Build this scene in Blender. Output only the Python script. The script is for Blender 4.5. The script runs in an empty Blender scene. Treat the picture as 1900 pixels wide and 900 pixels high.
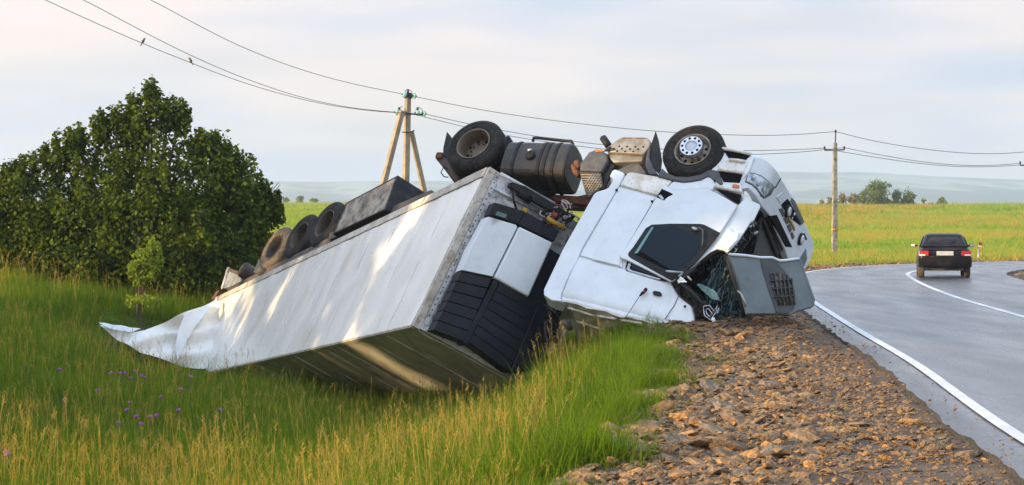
import bpy, bmesh, math, random
import numpy as np
from mathutils import Vector, Matrix, noise as mnoise
random.seed(7); rng = np.random.default_rng(7)
sc = bpy.context.scene
COL = sc.collection
# ------------------------------------------------------------------ camera
F = 3600.0; CH = 1.8; CX, HY = 950.0, 410.0       # focal length in photo pixels, camera height, principal column, horizon row
cd = bpy.data.cameras.new('camera'); cam = bpy.data.objects.new('camera', cd); COL.objects.link(cam)
cam.location = (0, 0, CH); cam.rotation_euler = (math.radians(90), 0, 0)
cd.sensor_width = 36; cd.lens = 36*F/1900; cd.shift_y = -40/1900
cd.clip_start = 0.5; cd.clip_end = 12000
sc.camera = cam
# ------------------------------------------------------------------ sky and sun
SUN_EL, SUN_AZ = math.radians(10.5), math.radians(-110)   # azimuth measured from +Y towards +X
to_sun = Vector((math.sin(SUN_AZ)*math.cos(SUN_EL), math.cos(SUN_AZ)*math.cos(SUN_EL), math.sin(SUN_EL)))
wd = bpy.data.worlds.new('World'); sc.world = wd; wd.use_nodes = True
nt = wd.node_tree; nt.nodes.clear()
def N(nt, t, **k):
    n = nt.nodes.new(t)
    for a, v in k.items(): setattr(n, a, v)
    return n
out = N(nt, 'ShaderNodeOutputWorld'); bg = N(nt, 'ShaderNodeBackground'); bg.inputs[1].default_value = 0.078
sky = N(nt, 'ShaderNodeTexSky', sky_type='NISHITA', sun_disc=False, sun_elevation=SUN_EL, sun_rotation=SUN_AZ)
tc = N(nt, 'ShaderNodeTexCoord'); mp = N(nt, 'ShaderNodeMapping'); mp.inputs['Scale'].default_value = (1.5, 1.5, 9)
mp.inputs['Rotation'].default_value = (0.0, 0.12, 0)
nz = N(nt, 'ShaderNodeTexNoise'); nz.inputs['Scale'].default_value = 1.6; nz.inputs['Detail'].default_value = 3.5; nz.inputs['Roughness'].default_value = .5
rp = N(nt, 'ShaderNodeMapRange'); rp.inputs[1].default_value = .36; rp.inputs[2].default_value = .54; rp.inputs[3].default_value = .78; rp.inputs[4].default_value = .98
cl = N(nt, 'ShaderNodeMix', data_type='RGBA'); cl.inputs[6].default_value = (9.9, 10.05, 10.7, 1); cl.inputs[7].default_value = (9.8, 8.0, 6.8, 1)
dt = N(nt, 'ShaderNodeVectorMath', operation='DOT_PRODUCT'); dt.inputs[1].default_value = to_sun
dr = N(nt, 'ShaderNodeMapRange'); dr.inputs[1].default_value = -.22; dr.inputs[2].default_value = .55
mx = N(nt, 'ShaderNodeMix', data_type='RGBA')
L = nt.links.new
L(tc.outputs['Generated'], mp.inputs[0]); L(mp.outputs[0], nz.inputs['Vector']); L(nz.outputs[0], rp.inputs[0])
L(tc.outputs['Generated'], dt.inputs[0]); L(dt.outputs['Value'], dr.inputs[0]); 
n2 = N(nt, 'ShaderNodeTexNoise'); n2.inputs['Scale'].default_value = 2.3; n2.inputs['Detail'].default_value = 3; L(mp.outputs[0], n2.inputs['Vector'])
r2 = N(nt, 'ShaderNodeMapRange'); r2.inputs[1].default_value = .40; r2.inputs[2].default_value = .60; L(n2.outputs[0], r2.inputs[0])
c2 = N(nt, 'ShaderNodeMix', data_type='RGBA'); c2.inputs[6].default_value = (5.2, 5.85, 7.2, 1); c2.inputs[7].default_value = (8.5, 7.55, 7.35, 1); L(r2.outputs[0], c2.inputs[0]); L(c2.outputs[2], cl.inputs[6])
L(dr.outputs[0], cl.inputs[0]);
L(rp.outputs[0], mx.inputs[0]); L(sky.outputs[0], mx.inputs[6]); 
zs = N(nt, 'ShaderNodeSeparateXYZ'); L(tc.outputs['Generated'], zs.inputs[0]); zr = N(nt, 'ShaderNodeMapRange'); zr.inputs[1].default_value = .10; zr.inputs[2].default_value = .75; L(zs.outputs['Z'], zr.inputs[0])
zc = N(nt, 'ShaderNodeMix', data_type='RGBA'); zc.inputs[7].default_value = (9.0, 11.4, 15.0, 1); L(zr.outputs[0], zc.inputs[0]); L(cl.outputs[2], zc.inputs[6]); L(zc.outputs[2], mx.inputs[7]); L(mx.outputs[2], bg.inputs[0]); L(bg.outputs[0], out.inputs[0])
sd_ = bpy.data.lights.new('sun', 'SUN'); sd_.energy = 5.0; sd_.angle = math.radians(.8); sd_.color = (1, .73, .38)
sun = bpy.data.objects.new('sun', sd_); COL.objects.link(sun); sun.rotation_euler = to_sun.to_track_quat('Z', 'Y').to_euler()
sun.location = (-60, 0, 60)
sc.view_settings.view_transform = 'Standard'; sc.view_settings.look = 'None'; sc.view_settings.exposure = 0.66
sc.cycles.use_denoising = True; sc.cycles.max_bounces = 6; sc.cycles.volume_bounces = 1; sc.cycles.transparent_max_bounces = 6

# ------------------------------------------------------------------ helpers
def at(px, py, Y): return Vector(((px-CX)*Y/F, Y, CH+(HY-py)*Y/F))
def ray(px, py): return Vector(((px-CX)/F, 1.0, (HY-py)/F))
CAM = Vector((0, 0, CH))
def on_plane(px, py, P0, n):
    d = ray(px, py); return CAM + d*((P0-CAM).dot(n)/d.dot(n))
def tag(o, label=None, cat=None, group=None, kind=None):
    if label: o['label'] = label
    if cat: o['category'] = cat
    if group: o['group'] = group
    if kind: o['kind'] = kind
    return o
def link(name, me, mat=None, parent=None):
    o = bpy.data.objects.new(name, me); COL.objects.link(o)
    if mat is not None:
        for m in (mat if isinstance(mat, (list, tuple)) else [mat]): me.materials.append(m)
    if parent is not None: o.parent = parent; o.matrix_parent_inverse = wmat(parent).inverted()
    return o
def wmat(o):
    m = Matrix.LocRotScale(o.location, o.rotation_euler, o.scale)
    return (wmat(o.parent) @ o.matrix_parent_inverse @ m) if o.parent else m
def empty(name, loc, label, cat, group=None, rz=0):
    o = bpy.data.objects.new(name, None); COL.objects.link(o); o.location = loc; o.rotation_euler.z = rz; o.empty_display_size = .2
    return tag(o, label, cat, group)
def mesh_obj(name, verts, faces, mat=None, parent=None, smooth=False, bevel=0, seg=2):
    me = bpy.data.meshes.new(name); me.from_pydata([tuple(v) for v in verts], [], faces); me.validate(); me.update()
    if smooth: me.shade_smooth()
    o = link(name, me, mat, parent)
    if bevel: add_bevel(o, bevel, seg)
    return o
def add_bevel(o, w, seg=2, ang=35):
    b = o.modifiers.new('bevel', 'BEVEL'); b.width = w; b.segments = seg; b.limit_method = 'ANGLE'; b.angle_limit = math.radians(ang)
    b.harden_normals = False
def bm_obj(name, bm, mat=None, parent=None, smooth=False, bevel=0, seg=2):
    bmesh.ops.recalc_face_normals(bm, faces=bm.faces[:])
    me = bpy.data.meshes.new(name); bm.to_mesh(me); bm.free()
    if smooth: me.shade_smooth()
    o = link(name, me, mat, parent)
    if bevel: add_bevel(o, bevel, seg)
    return o
def chaikin(p, n=1, closed=True):
    for _ in range(n):
        q = []; m = len(p)
        for i in range(m if closed else m-1):
            a, b = p[i], p[(i+1) % m]
            q += [tuple(a[k]*.75+b[k]*.25 for k in range(len(a))), tuple(a[k]*.25+b[k]*.75 for k in range(len(a)))]
        if not closed: q = [p[0]] + q + [p[-1]]
        p = q
    return p
def patch(name, poly, mapf, nrm, th, mat, parent, off=0.0, res=18, bevel=.006, seg=2, ch=0, disp=None, smooth=True):
    """a plate: outline in photo pixels laid on the surface mapf(px,py,off), thickened along -nrm"""
    if ch: poly = chaikin(poly, ch)
    b2 = bmesh.new(); f = b2.faces.new([b2.verts.new((x, y, 0)) for x, y in poly]); f.normal_update()
    bmesh.ops.triangulate(b2, faces=b2.faces[:])
    for _ in range(6):
        e = [e for e in b2.edges if e.calc_length() > res]
        if not e: break
        bmesh.ops.subdivide_edges(b2, edges=e, cuts=1); bmesh.ops.triangulate(b2, faces=[f for f in b2.faces if len(f.verts) > 3])
    vs = list(b2.verts); ix = {v: i for i, v in enumerate(vs)}; n = len(vs)
    top = [mapf(v.co.x, v.co.y, off) for v in vs]
    if disp: top = [p + nrm*disp(v.co.x, v.co.y) for p, v in zip(top, vs)]
    bot = [p - nrm*th for p in top]
    faces = [[ix[v] for v in f.verts] for f in b2.faces]
    A = Vector((0, 0, 0))
    for fc in faces: A += (top[fc[1]]-top[fc[0]]).cross(top[fc[2]]-top[fc[0]])
    if A.dot(nrm) < 0: faces = [fc[::-1] for fc in faces]
    allf = faces + [[i+n for i in fc[::-1]] for fc in faces]
    edge = {}
    for fc in faces:
        for i in range(3): edge[(fc[i], fc[(i+1) % 3])] = 1
    for a, b in list(edge):
        if (b, a) not in edge: allf.append([b, a, a+n, b+n])
    b2.free()
    o = mesh_obj(name, top+bot, allf, mat, parent, smooth=smooth)
    if smooth: auto_smooth(o)
    if bevel: add_bevel(o, bevel, seg, 50)
    return o
def auto_smooth(o, ang=40):
    me = o.data
    ca = math.cos(math.radians(ang)); fn = {}
    for p in me.polygons:
        for k in p.edge_keys: fn.setdefault(k, []).append(p.normal)
    a = me.attributes.get('sharp_edge') or me.attributes.new('sharp_edge', 'BOOLEAN', 'EDGE')
    for i, e in enumerate(me.edges):
        f = fn.get(tuple(sorted(e.vertices)), [])
        a.data[i].value = len(f) == 2 and f[0].dot(f[1]) < ca
def frame(o, x, y, z):  # matrix with the given axes as columns
    m = Matrix((x, y, z)).transposed().to_4x4(); m.translation = o; return m
def box(name, M, lo, hi, mat, parent, bevel=.01, seg=2):
    v = [M @ Vector((x, y, z)) for x in (lo[0], hi[0]) for y in (lo[1], hi[1]) for z in (lo[2], hi[2])]
    f = [(0,1,3,2), (4,6,7,5), (0,4,5,1), (2,3,7,6), (0,2,6,4), (1,5,7,3)]
    bm = bmesh.new(); vv = [bm.verts.new(p) for p in v]
    for q in f: bm.faces.new([vv[i] for i in q])
    return bm_obj(name, bm, mat, parent, bevel=bevel, seg=seg)
def tube_geo(pts, rads, ns=8, cap=True):
    pts = [Vector(p) for p in pts]
    if not isinstance(rads, (list, tuple)): rads = [rads]*len(pts)
    V, Fc = [], []; ref = None
    for i, p in enumerate(pts):
        t = (pts[min(i+1, len(pts)-1)]-pts[max(i-1, 0)]).normalized()
        if ref is None:
            ref = t.orthogonal().normalized()
        ref = (ref - t*ref.dot(t)).normalized(); bn = t.cross(ref)
        for k in range(ns):
            a = 2*math.pi*k/ns; V.append(p + (ref*math.cos(a)+bn*math.sin(a))*rads[i])
    for i in range(len(pts)-1):
        for k in range(ns):
            a, b = i*ns+k, i*ns+(k+1) % ns; Fc.append((a, b, b+ns, a+ns))
    if cap: Fc += [tuple(range(ns))[::-1], tuple(range((len(pts)-1)*ns, len(pts)*ns))]
    return V, Fc
def tube(name, pts, r, mat, parent=None, ns=8):
    V, Fc = tube_geo(pts, r, ns); return mesh_obj(name, V, Fc, mat, parent, smooth=True)
def tubes(name, lst, mat, parent=None, ns=5, kind=None):
    V, Fc = [], []
    for pts, r in lst:
        v, f = tube_geo(pts, r, ns); o = len(V); V += v; Fc += [tuple(i+o for i in q) for q in f]
    o = mesh_obj(name, V, Fc, mat, parent, smooth=True)
    if kind: o['kind'] = kind
    return o
def lathe(name, prof, M, mat, parent, ns=40, smooth=True, cap=True):
    """prof: (radius, height along local z)"""
    V, Fc = [], []
    for r, h in prof:
        for k in range(ns):
            a = 2*math.pi*k/ns; V.append(M @ Vector((r*math.cos(a), r*math.sin(a), h)))
    for i in range(len(prof)-1):
        for k in range(ns):
            a, b = i*ns+k, i*ns+(k+1) % ns; Fc.append((a, b, b+ns, a+ns))
    bm = bmesh.new(); vv = [bm.verts.new(v) for v in V]
    for q in Fc: bm.faces.new([vv[i] for i in q])
    for i in (0, len(prof)-1):
        if cap and prof[i][0] > 1e-6: bm.faces.new([vv[i*ns+k] for k in range(ns)])
    bmesh.ops.remove_doubles(bm, verts=bm.verts[:], dist=1e-5)
    o = bm_obj(name, bm, mat, parent, smooth=smooth)
    if smooth: auto_smooth(o, 35)
    return o
def fast_mesh(name, V, Fq, mat=None, parent=None, attrs=None):
    """numpy verts (n,3) and quads/tris (m,k)"""
    me = bpy.data.meshes.new(name); n, (m, k) = len(V), Fq.shape
    me.vertices.add(n); me.vertices.foreach_set('co', V.astype(np.float32).ravel())
    me.loops.add(m*k); me.loops.foreach_set('vertex_index', Fq.astype(np.int32).ravel())
    me.polygons.add(m); me.polygons.foreach_set('loop_start', np.arange(0, m*k, k, dtype=np.int32))
    me.update(calc_edges=True); me.validate()
    for a, v in (attrs or {}).items():
        t = me.attributes.new(a, 'FLOAT', 'POINT'); t.data.foreach_set('value', v.astype(np.float32))
    return link(name, me, mat, parent)

# ------------------------------------------------------------------ materials
def pbsdf(name, col, rough=.5, metal=0, spec=.5):
    m = bpy.data.materials.new(name); m.use_nodes = True; b = m.node_tree.nodes['Principled BSDF']
    b.inputs['Base Color'].default_value = (*col, 1); b.inputs['Roughness'].default_value = rough; b.inputs['Metallic'].default_value = metal
    b.inputs['Specular IOR Level'].default_value = spec
    return m, m.node_tree, b
def mat_noise(name, c1, c2, scale=4, rough=.6, lo=.4, hi=.6, metal=0, bump=0, bscale=None, stretch=(1, 1, 1), c3=None, s3=40, f3=.4, spec=.5, detail=6, rvar=0):
    m, t, b = pbsdf(name, c1, rough, metal, spec); l = t.links.new
    tc = N(t, 'ShaderNodeTexCoord'); mp = N(t, 'ShaderNodeMapping'); mp.inputs['Scale'].default_value = stretch; l(tc.outputs['Object'], mp.inputs[0])
    n = N(t, 'ShaderNodeTexNoise'); n.inputs['Scale'].default_value = scale; n.inputs['Detail'].default_value = detail; l(mp.outputs[0], n.inputs['Vector'])
    r = N(t, 'ShaderNodeMapRange'); r.inputs[1].default_value = lo; r.inputs[2].default_value = hi; l(n.outputs[0], r.inputs[0])
    x = N(t, 'ShaderNodeMix', data_type='RGBA'); x.inputs[6].default_value = (*c1, 1); x.inputs[7].default_value = (*c2, 1); l(r.outputs[0], x.inputs[0]); last = x.outputs[2]
    if c3 is not None:
        n3 = N(t, 'ShaderNodeTexNoise'); n3.inputs['Scale'].default_value = s3; n3.inputs['Detail'].default_value = 5; l(mp.outputs[0], n3.inputs['Vector'])
        r3 = N(t, 'ShaderNodeMapRange'); r3.inputs[1].default_value = .5; r3.inputs[2].default_value = .68; r3.inputs[4].default_value = f3; l(n3.outputs[0], r3.inputs[0])
        x3 = N(t, 'ShaderNodeMix', data_type='RGBA'); x3.inputs[7].default_value = (*c3, 1); l(r3.outputs[0], x3.inputs[0]); l(last, x3.inputs[6]); last = x3.outputs[2]
    l(last, b.inputs['Base Color'])
    if rvar:
        rr = N(t, 'ShaderNodeMapRange'); rr.inputs[3].default_value = rough; rr.inputs[4].default_value = rough+rvar; l(r.outputs[0], rr.inputs[0]); l(rr.outputs[0], b.inputs['Roughness'])
    if bump:
        nb = N(t, 'ShaderNodeTexNoise'); nb.inputs['Scale'].default_value = bscale or scale*6; nb.inputs['Detail'].default_value = 5; l(mp.outputs[0], nb.inputs['Vector'])
        bp = N(t, 'ShaderNodeBump'); bp.inputs['Strength'].default_value = bump; bp.inputs['Distance'].default_value = .02; l(nb.outputs[0], bp.inputs['Height']); l(bp.outputs[0], b.inputs['Normal'])
    return m
def mat_leaf(name, c1, c2, trans=.35, c3=None, rough=.65):
    """foliage: per-leaf random tone (attribute 'tone') plus per-instance tone, part translucent"""
    m, t, b = pbsdf(name, c1, rough, 0, .12); l = t.links.new
    at_ = N(t, 'ShaderNodeAttribute', attribute_name='tone'); oi = N(t, 'ShaderNodeObjectInfo')
    ad = N(t, 'ShaderNodeMath', operation='MULTIPLY_ADD'); ad.inputs[1].default_value = .55; l(oi.outputs['Random'], ad.inputs[0]); 
    sb = N(t, 'ShaderNodeMath', operation='MULTIPLY_ADD'); sb.inputs[1].default_value = .7; sb.inputs[2].default_value = -.05; l(at_.outputs['Fac'], sb.inputs[0]); l(sb.outputs[0], ad.inputs[2])
    x = N(t, 'ShaderNodeMix', data_type='RGBA'); x.inputs[6].default_value = (*c1, 1); x.inputs[7].default_value = (*c2, 1); l(ad.outputs[0], x.inputs[0])
    l(x.outputs[2], b.inputs['Base Color'])
    tr = N(t, 'ShaderNodeBsdfTranslucent'); g = N(t, 'ShaderNodeMix', data_type='RGBA', blend_type='MULTIPLY'); g.inputs[0].default_value = 1; g.inputs[7].default_value = (1.9, 1.75, .5, 1)
    l(x.outputs[2], g.inputs[6]); l(g.outputs[2], tr.inputs[0])
    ms = N(t, 'ShaderNodeMixShader'); ms.inputs[0].default_value = trans; l(b.outputs[0], ms.inputs[1]); l(tr.outputs[0], ms.inputs[2])
    l(ms.outputs[0], t.nodes['Material Output'].inputs['Surface'])
    return m
M = {}
M['white'] = mat_noise('cab_paint', (.74, .79, .83), (.67, .71, .74), 1.6, .30, .4, .7, c3=(.48, .43, .35), s3=6, f3=.14, spec=.5, bump=.06, bscale=2.2)
M['white_dirty'] = mat_noise('dirty_white_paint', (.76, .75, .72), (.55, .47, .36), 5, .4, .42, .72, c3=(.40, .30, .20), s3=24, f3=.5, stretch=(1, 1, .6))
M['panel'] = mat_noise('trailer_skin', (.80, .775, .735), (.70, .67, .62), 1.0, .22, .42, .72, c3=(.50, .41, .30), s3=1.2, f3=.30, stretch=(1.3, .9, .6), rvar=.2, bump=.03, bscale=1.4)
M['roofpan'] = mat_noise('shade_tinted_roof_skin', (.62, .58, .50), (.52, .47, .38), 1.3, .5, .4, .7, c3=(.30, .25, .17), s3=3, f3=.5)  # white roof skin; shade and warm ground bounce put into its tan colour
M['rail'] = mat_noise('trailer_rail', (.58, .54, .47), (.40, .34, .27), 3, .5, .4, .65, c3=(.16, .11, .07), s3=14, f3=.7)
M['galv'] = mat_noise('galvanised', (.52, .55, .58), (.36, .37, .38), 4, .4, metal=.5, c3=(.18, .12, .08), s3=18, f3=.4)
M['frontwall'] = mat_noise('trailer_front_wall', (.66, .69, .72), (.52, .53, .53), 2.5, .4, c3=(.16, .12, .08), s3=13, f3=.75)
M['unitblack'] = mat_noise('unit_black', (.007, .008, .014), (.012, .014, .022), 2, .42, c3=(.04, .04, .04), s3=12, f3=.2, spec=.25)
M['black'] = mat_noise('black_plastic', (.008, .008, .009), (.018, .017, .017), 6, .5, bump=.1, spec=.25)
M['void'] = pbsdf('dark_interior', (.006, .006, .007), .9, 0, .1)[0]
M['greyplastic'] = mat_noise('grey_plastic', (.055, .06, .068), (.085, .083, .08), 6, .6, bump=.15, c3=(.16, .13, .10), s3=10, f3=.3)
M['rubber'] = mat_noise('tyre_rubber', (.012, .012, .012), (.026, .024, .022), 5, .75, c3=(.10, .075, .05), s3=16, f3=.3, bump=.2, spec=.2)
M['rubber_old'] = mat_noise('dusty_tyre_rubber', (.030, .026, .022), (.10, .07, .045), 3, .8, c3=(.20, .13, .07), s3=11, f3=.5, bump=.2)
M['rim'] = mat_noise('wheel_rim', (.34, .31, .27), (.20, .15, .11), 6, .45, metal=.55, c3=(.12, .08, .05), s3=14, f3=.6)
M['rim_dark'] = mat_noise('dark_wheel_rim', (.045, .038, .032), (.10, .075, .05), 6, .6, metal=.3, c3=(.16, .10, .06), s3=15, f3=.5)
M['rim_mid'] = mat_noise('brown_wheel_rim', (.13, .11, .09), (.20, .15, .10), 6, .55, metal=.35, c3=(.22, .12, .07), s3=12, f3=.4)
M['chrome'] = mat_noise('polished_steel', (.72, .73, .75), (.60, .60, .60), 7, .25, metal=.85, c3=(.4, .36, .32), s3=25, f3=.25)
M['tank'] = mat_noise('fuel_tank', (.014, .014, .017), (.030, .026, .024), 3, .42, metal=.1, c3=(.07, .055, .042), s3=8, f3=.3, bump=.12, bscale=5)
M['shield'] = mat_noise('heat_shield', (.29, .28, .265), (.20, .18, .15), 5, .55, metal=.3, c3=(.20, .13, .08), s3=18, f3=.5)
M['rust'] = mat_noise('rusty_steel', (.11, .045, .025), (.20, .075, .035), 9, .85, c3=(.03, .025, .02), s3=20, f3=.6, bump=.3)
M['steel_dark'] = mat_noise('grimy_steel', (.035, .032, .030), (.085, .065, .05), 5, .7, c3=(.16, .09, .05), s3=12, f3=.5, bump=.25)
M['mesh_tan'] = mat_noise('dusty_step_plate', (.34, .30, .23), (.22, .18, .13), 10, .6, metal=.3)
M['wood'] = mat_noise('weathered_box_panel', (.40, .34, .27), (.17, .13, .10), 2.2, .8, .42, .62, c3=(.05, .042, .035), s3=6, f3=.75, stretch=(1, .6, 1), bump=.3)
M['boxdark'] = mat_noise('box_end', (.012, .011, .014), (.026, .024, .026), 4, .7, c3=(.07, .06, .05), s3=10, f3=.3, spec=.2)
M['orange'] = pbsdf('orange_lens', (.62, .16, .02), .3)[0]
M['yellow'] = mat_noise('yellow_paint', (.50, .30, .02), (.36, .20, .02), 8, .5)
M['redp'] = pbsdf('red_coupling', (.30, .02, .02), .4)[0]
M['whitewire'] = pbsdf('pale_cable', (.42, .38, .36), .6)[0]
M['hood'] = mat_noise('hood_paint', (.105, .13, .13), (.075, .095, .095), 2, .35, c3=(.30, .29, .26), s3=12, f3=.1)
M['hooddark'] = mat_noise('hood_insert', (.024, .025, .025), (.04, .038, .036), 4, .5)
M['radiator'] = mat_noise('radiator', (.035, .037, .042), (.065, .062, .06), 3, .6, bump=.3, bscale=60)
def glass_dark(name, col, rough=.06):
    return pbsdf(name, col, rough, 0, .22)[0]
M['glass'] = glass_dark('cab_glass', (.003, .009, .018)); M['glass_teal'] = glass_dark('cracked_glass', (.008, .022, .024), .12)
M['tealedge'] = pbsdf('glass_edge', (.16, .30, .30), .15)[0]
def lens(name, col, a):
    m, t, b = pbsdf(name, col, .08, 0, .8); return m
M['lens'] = mat_noise('headlamp_lens', (.62, .68, .74), (.28, .32, .37), 9, .1, .38, .6, metal=.35, detail=2)
M['lamp'] = mat_noise('round_lamp', (.72, .76, .80), (.5, .53, .56), 9, .12, metal=.3)
M['crack'] = pbsdf('crack_lines', (.20, .27, .27), .3)[0]
M['concrete'] = mat_noise('pole_concrete', (.40, .31, .21), (.29, .23, .16), 3, .9, c3=(.24, .19, .14), s3=12, f3=.6, bump=.3)
M['concrete_old'] = mat_noise('old_pole_concrete', (.34, .32, .27), (.20, .19, .16), 4, .9, c3=(.07, .08, .05), s3=7, f3=.8, bump=.3)
M['insul'] = pbsdf('green_glass_insulator', (.22, .46, .42), .1, 0, .8)[0]
M['wire'] = pbsdf('wire', (.09, .09, .095), .6)[0]
M['iron'] = pbsdf('pole_iron', (.03, .025, .025), .7)[0]
M['bird'] = pbsdf('bird_plumage', (.10, .06, .03), .8)[0]
M['carpaint'] = mat_noise('car_paint', (.009, .008, .009), (.016, .013, .013), 3, .34, c3=(.07, .05, .035), s3=6, f3=.3, spec=.25)
M['carglass'] = glass_dark('car_glass', (.012, .011, .014), .1)
M['tail_red'] = pbsdf('tail_lamp_red', (.42, .012, .015), .2)[0]
M['tail_white'] = pbsdf('tail_lamp_white', (.75, .70, .70), .2)[0]
M['plate'] = mat_noise('blank_plate', (.52, .54, .54), (.45, .47, .46), 8, .5)
M['stem'] = pbsdf('flower_stem', (.06, .10, .03), .7)[0]; M['purple'] = mat_noise('purple_petals', (.34, .06, .36), (.46, .10, .44), 30, .7)
M['bark'] = mat_noise('bark', (.07, .05, .035), (.12, .09, .06), 8, .9, bump=.4)
M['line'] = mat_noise('road_paint', (.72, .72, .72), (.60, .60, .59), 2, .6, c3=(.32, .32, .32), s3=8, f3=.15)
M['leaf'] = mat_leaf('bush_leaf', (.006, .020, .003), (.105, .145, .011), .22)
M['leaf_young'] = mat_leaf('sapling_leaf', (.13, .19, .025), (.28, .33, .045), .45)
M['leaf_far'] = mat_leaf('far_leaf', (.07, .12, .03), (.20, .25, .06), .3)
M['leaf_pale'] = mat_leaf('pale_far_leaf', (.17, .17, .08), (.30, .27, .13), .3)
M['grass'] = mat_leaf('grass_blade', (.020, .058, .006), (.180, .265, .020), .5)
M['grass_dry'] = mat_leaf('seed_head', (.24, .17, .05), (.42, .30, .09), .4)
M['grass_drystrip'] = mat_leaf('dry_grass', (.38, .22, .07), (.55, .36, .12), .4)
M['grass_field'] = mat_leaf('field_grass', (.085, .19, .018), (.20, .31, .035), .45)

# ------------------------------------------------------------------ the road's curve and the lie of the land
E0 = [(2.2, -25), (2.9, -8), (3.75, 8), (4.22, 16), (5.08, 24.4), (5.65, 31.3), (6.25, 38.1), (7.0, 46), (8.0, 54), (9.2, 62), (10.35, 68), (12.1, 73.2), (14.6, 78.2), (17.4, 82), (22.0, 86.3), (28.5, 90), (38, 93.2), (55, 95.5), (90, 96), (150, 92)]
def catmull(p, n):
    p = [np.array(q, float) for q in p]; p = [2*p[0]-p[1]] + p + [2*p[-1]-p[-2]]; o = []
    for i in range(1, len(p)-2):
        for k in range(n):
            s = k/n; a, b, c, d = p[i-1:i+3]
            o.append(.5*((2*b)+(-a+c)*s+(2*a-5*b+4*c-d)*s*s+(-a+3*b-3*c+d)*s**3))
    o.append(p[-2]); return np.array(o)
E = catmull(E0, 14)
TG = np.gradient(E, axis=0); TG /= np.linalg.norm(TG, axis=1)[:, None]; NL = np.stack([-TG[:, 1], TG[:, 0]], 1)   # left normals
ES = E.copy()
def sdist(X, Y):
    E = ES
    P = np.stack([X, Y], -1).reshape(-1, 2); best = np.full(len(P), 1e9); sg = np.ones(len(P))
    for i in range(len(E)-1):
        a, b = E[i], E[i+1]; ab = b-a; ap = P-a
        h = np.clip((ap@ab)/(ab@ab), 0, 1); q = ap-h[:, None]*ab; d = np.hypot(q[:, 0], q[:, 1]); c = ab[0]*ap[:, 1]-ab[1]*ap[:, 0]
        m = d < best; best[m] = d[m]; sg[m] = np.sign(c[m])
    return (best*sg).reshape(np.shape(X))
PT = [-400, -9, -7.2, -.6, .45, .75, 1.5, 3.6, 4.3, 6, 8, 9.5, 11.5, 13.2, 15.5, 18, 22, 40, 4000]
PZ = [-.10, -.10, -.12, -.14, -.14, -.12, -.10, -.13, -.50, -1.22, -1.56, -1.66, -1.55, -1.15, -.48, -.15, .05, .10, .10]
PF = [-.10, -.10, -.12, -.14, -.14, -.12, -.08, -.08, -.10, -.12, -.12, -.10, -.05, 0, 0, .02, .05, .10, .10]
def sstep(x, a, b): x = np.clip((x-a)/(b-a), 0, 1); return x*x*(3-2*x)
def wob(X, Y, s, seed=0): return (np.sin(X*s+seed)+np.sin(Y*s*1.3+2.1*seed+.7*np.sin(X*s*.6))+np.sin((X+Y)*s*.77+1.7+seed)+np.sin((X-1.4*Y)*s*1.9+seed*3)*.5)/3.5
def H(X, Y, t=None):
    X = np.asarray(X, float); Y = np.asarray(Y, float)
    if t is None: t = sdist(X, Y)
    k = 1-sstep(Y, 58, 74)
    z = np.interp(t, PT, PZ)*k+np.interp(t, PT, PF)*(1-k)
    z = z+wob(X, Y, .55, 1)*.07*sstep(t, 3.2, 5)
    z = z+.38*np.exp(-(((X-3.9)/1.6)**2+((Y-30.4)/1.5)**2))*sstep(t, .35, 1.3)                # gravel pushed up by the cab
    z = z+.16*np.exp(-(((X-2.2)/1.3)**2+((Y-30.2)/1.6)**2))
    z = z+.05*wob(X, Y, 2.1, 3)*sstep(t, .8, 1.6)*(1-sstep(t, 3.5, 4.5))
    z = z-.95*np.exp(-(((X+8.0)/2.9)**2+((Y-42.3)/3.6)**2))
    far = sstep(t, 3, 30)
    rise = np.interp(Y, [0, 92, 160, 260, 420, 520, 800, 3000], [0, 0, .75, 2.7, 5.0, 4.2, -8, -12])
    side = np.where(X < -60, (np.abs(X+60)*.006).clip(0, 3), 0)
    return z+rise*np.where(t > 0, far, sstep(-t, 12, 60))+side*sstep(Y, 90, 200)*(1-sstep(Y, 450, 700))+wob(X, Y, .035, 2)*.35*sstep(Y, 110, 260)
def h1(x, y): return float(H(np.array([x]), np.array([y]))[0])
def ground_hit(px, py, dz=0.0, y0=11.0, y1=130.0):
    Y = np.linspace(y0, y1, 1200); X = (px-CX)*Y/F; Z = CH+(HY-py)*Y/F
    i = int(np.argmax(Z < H(X, Y)+dz)); return X[i], Y[i], float(H(X[i:i+1], Y[i:i+1])[0])

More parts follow.
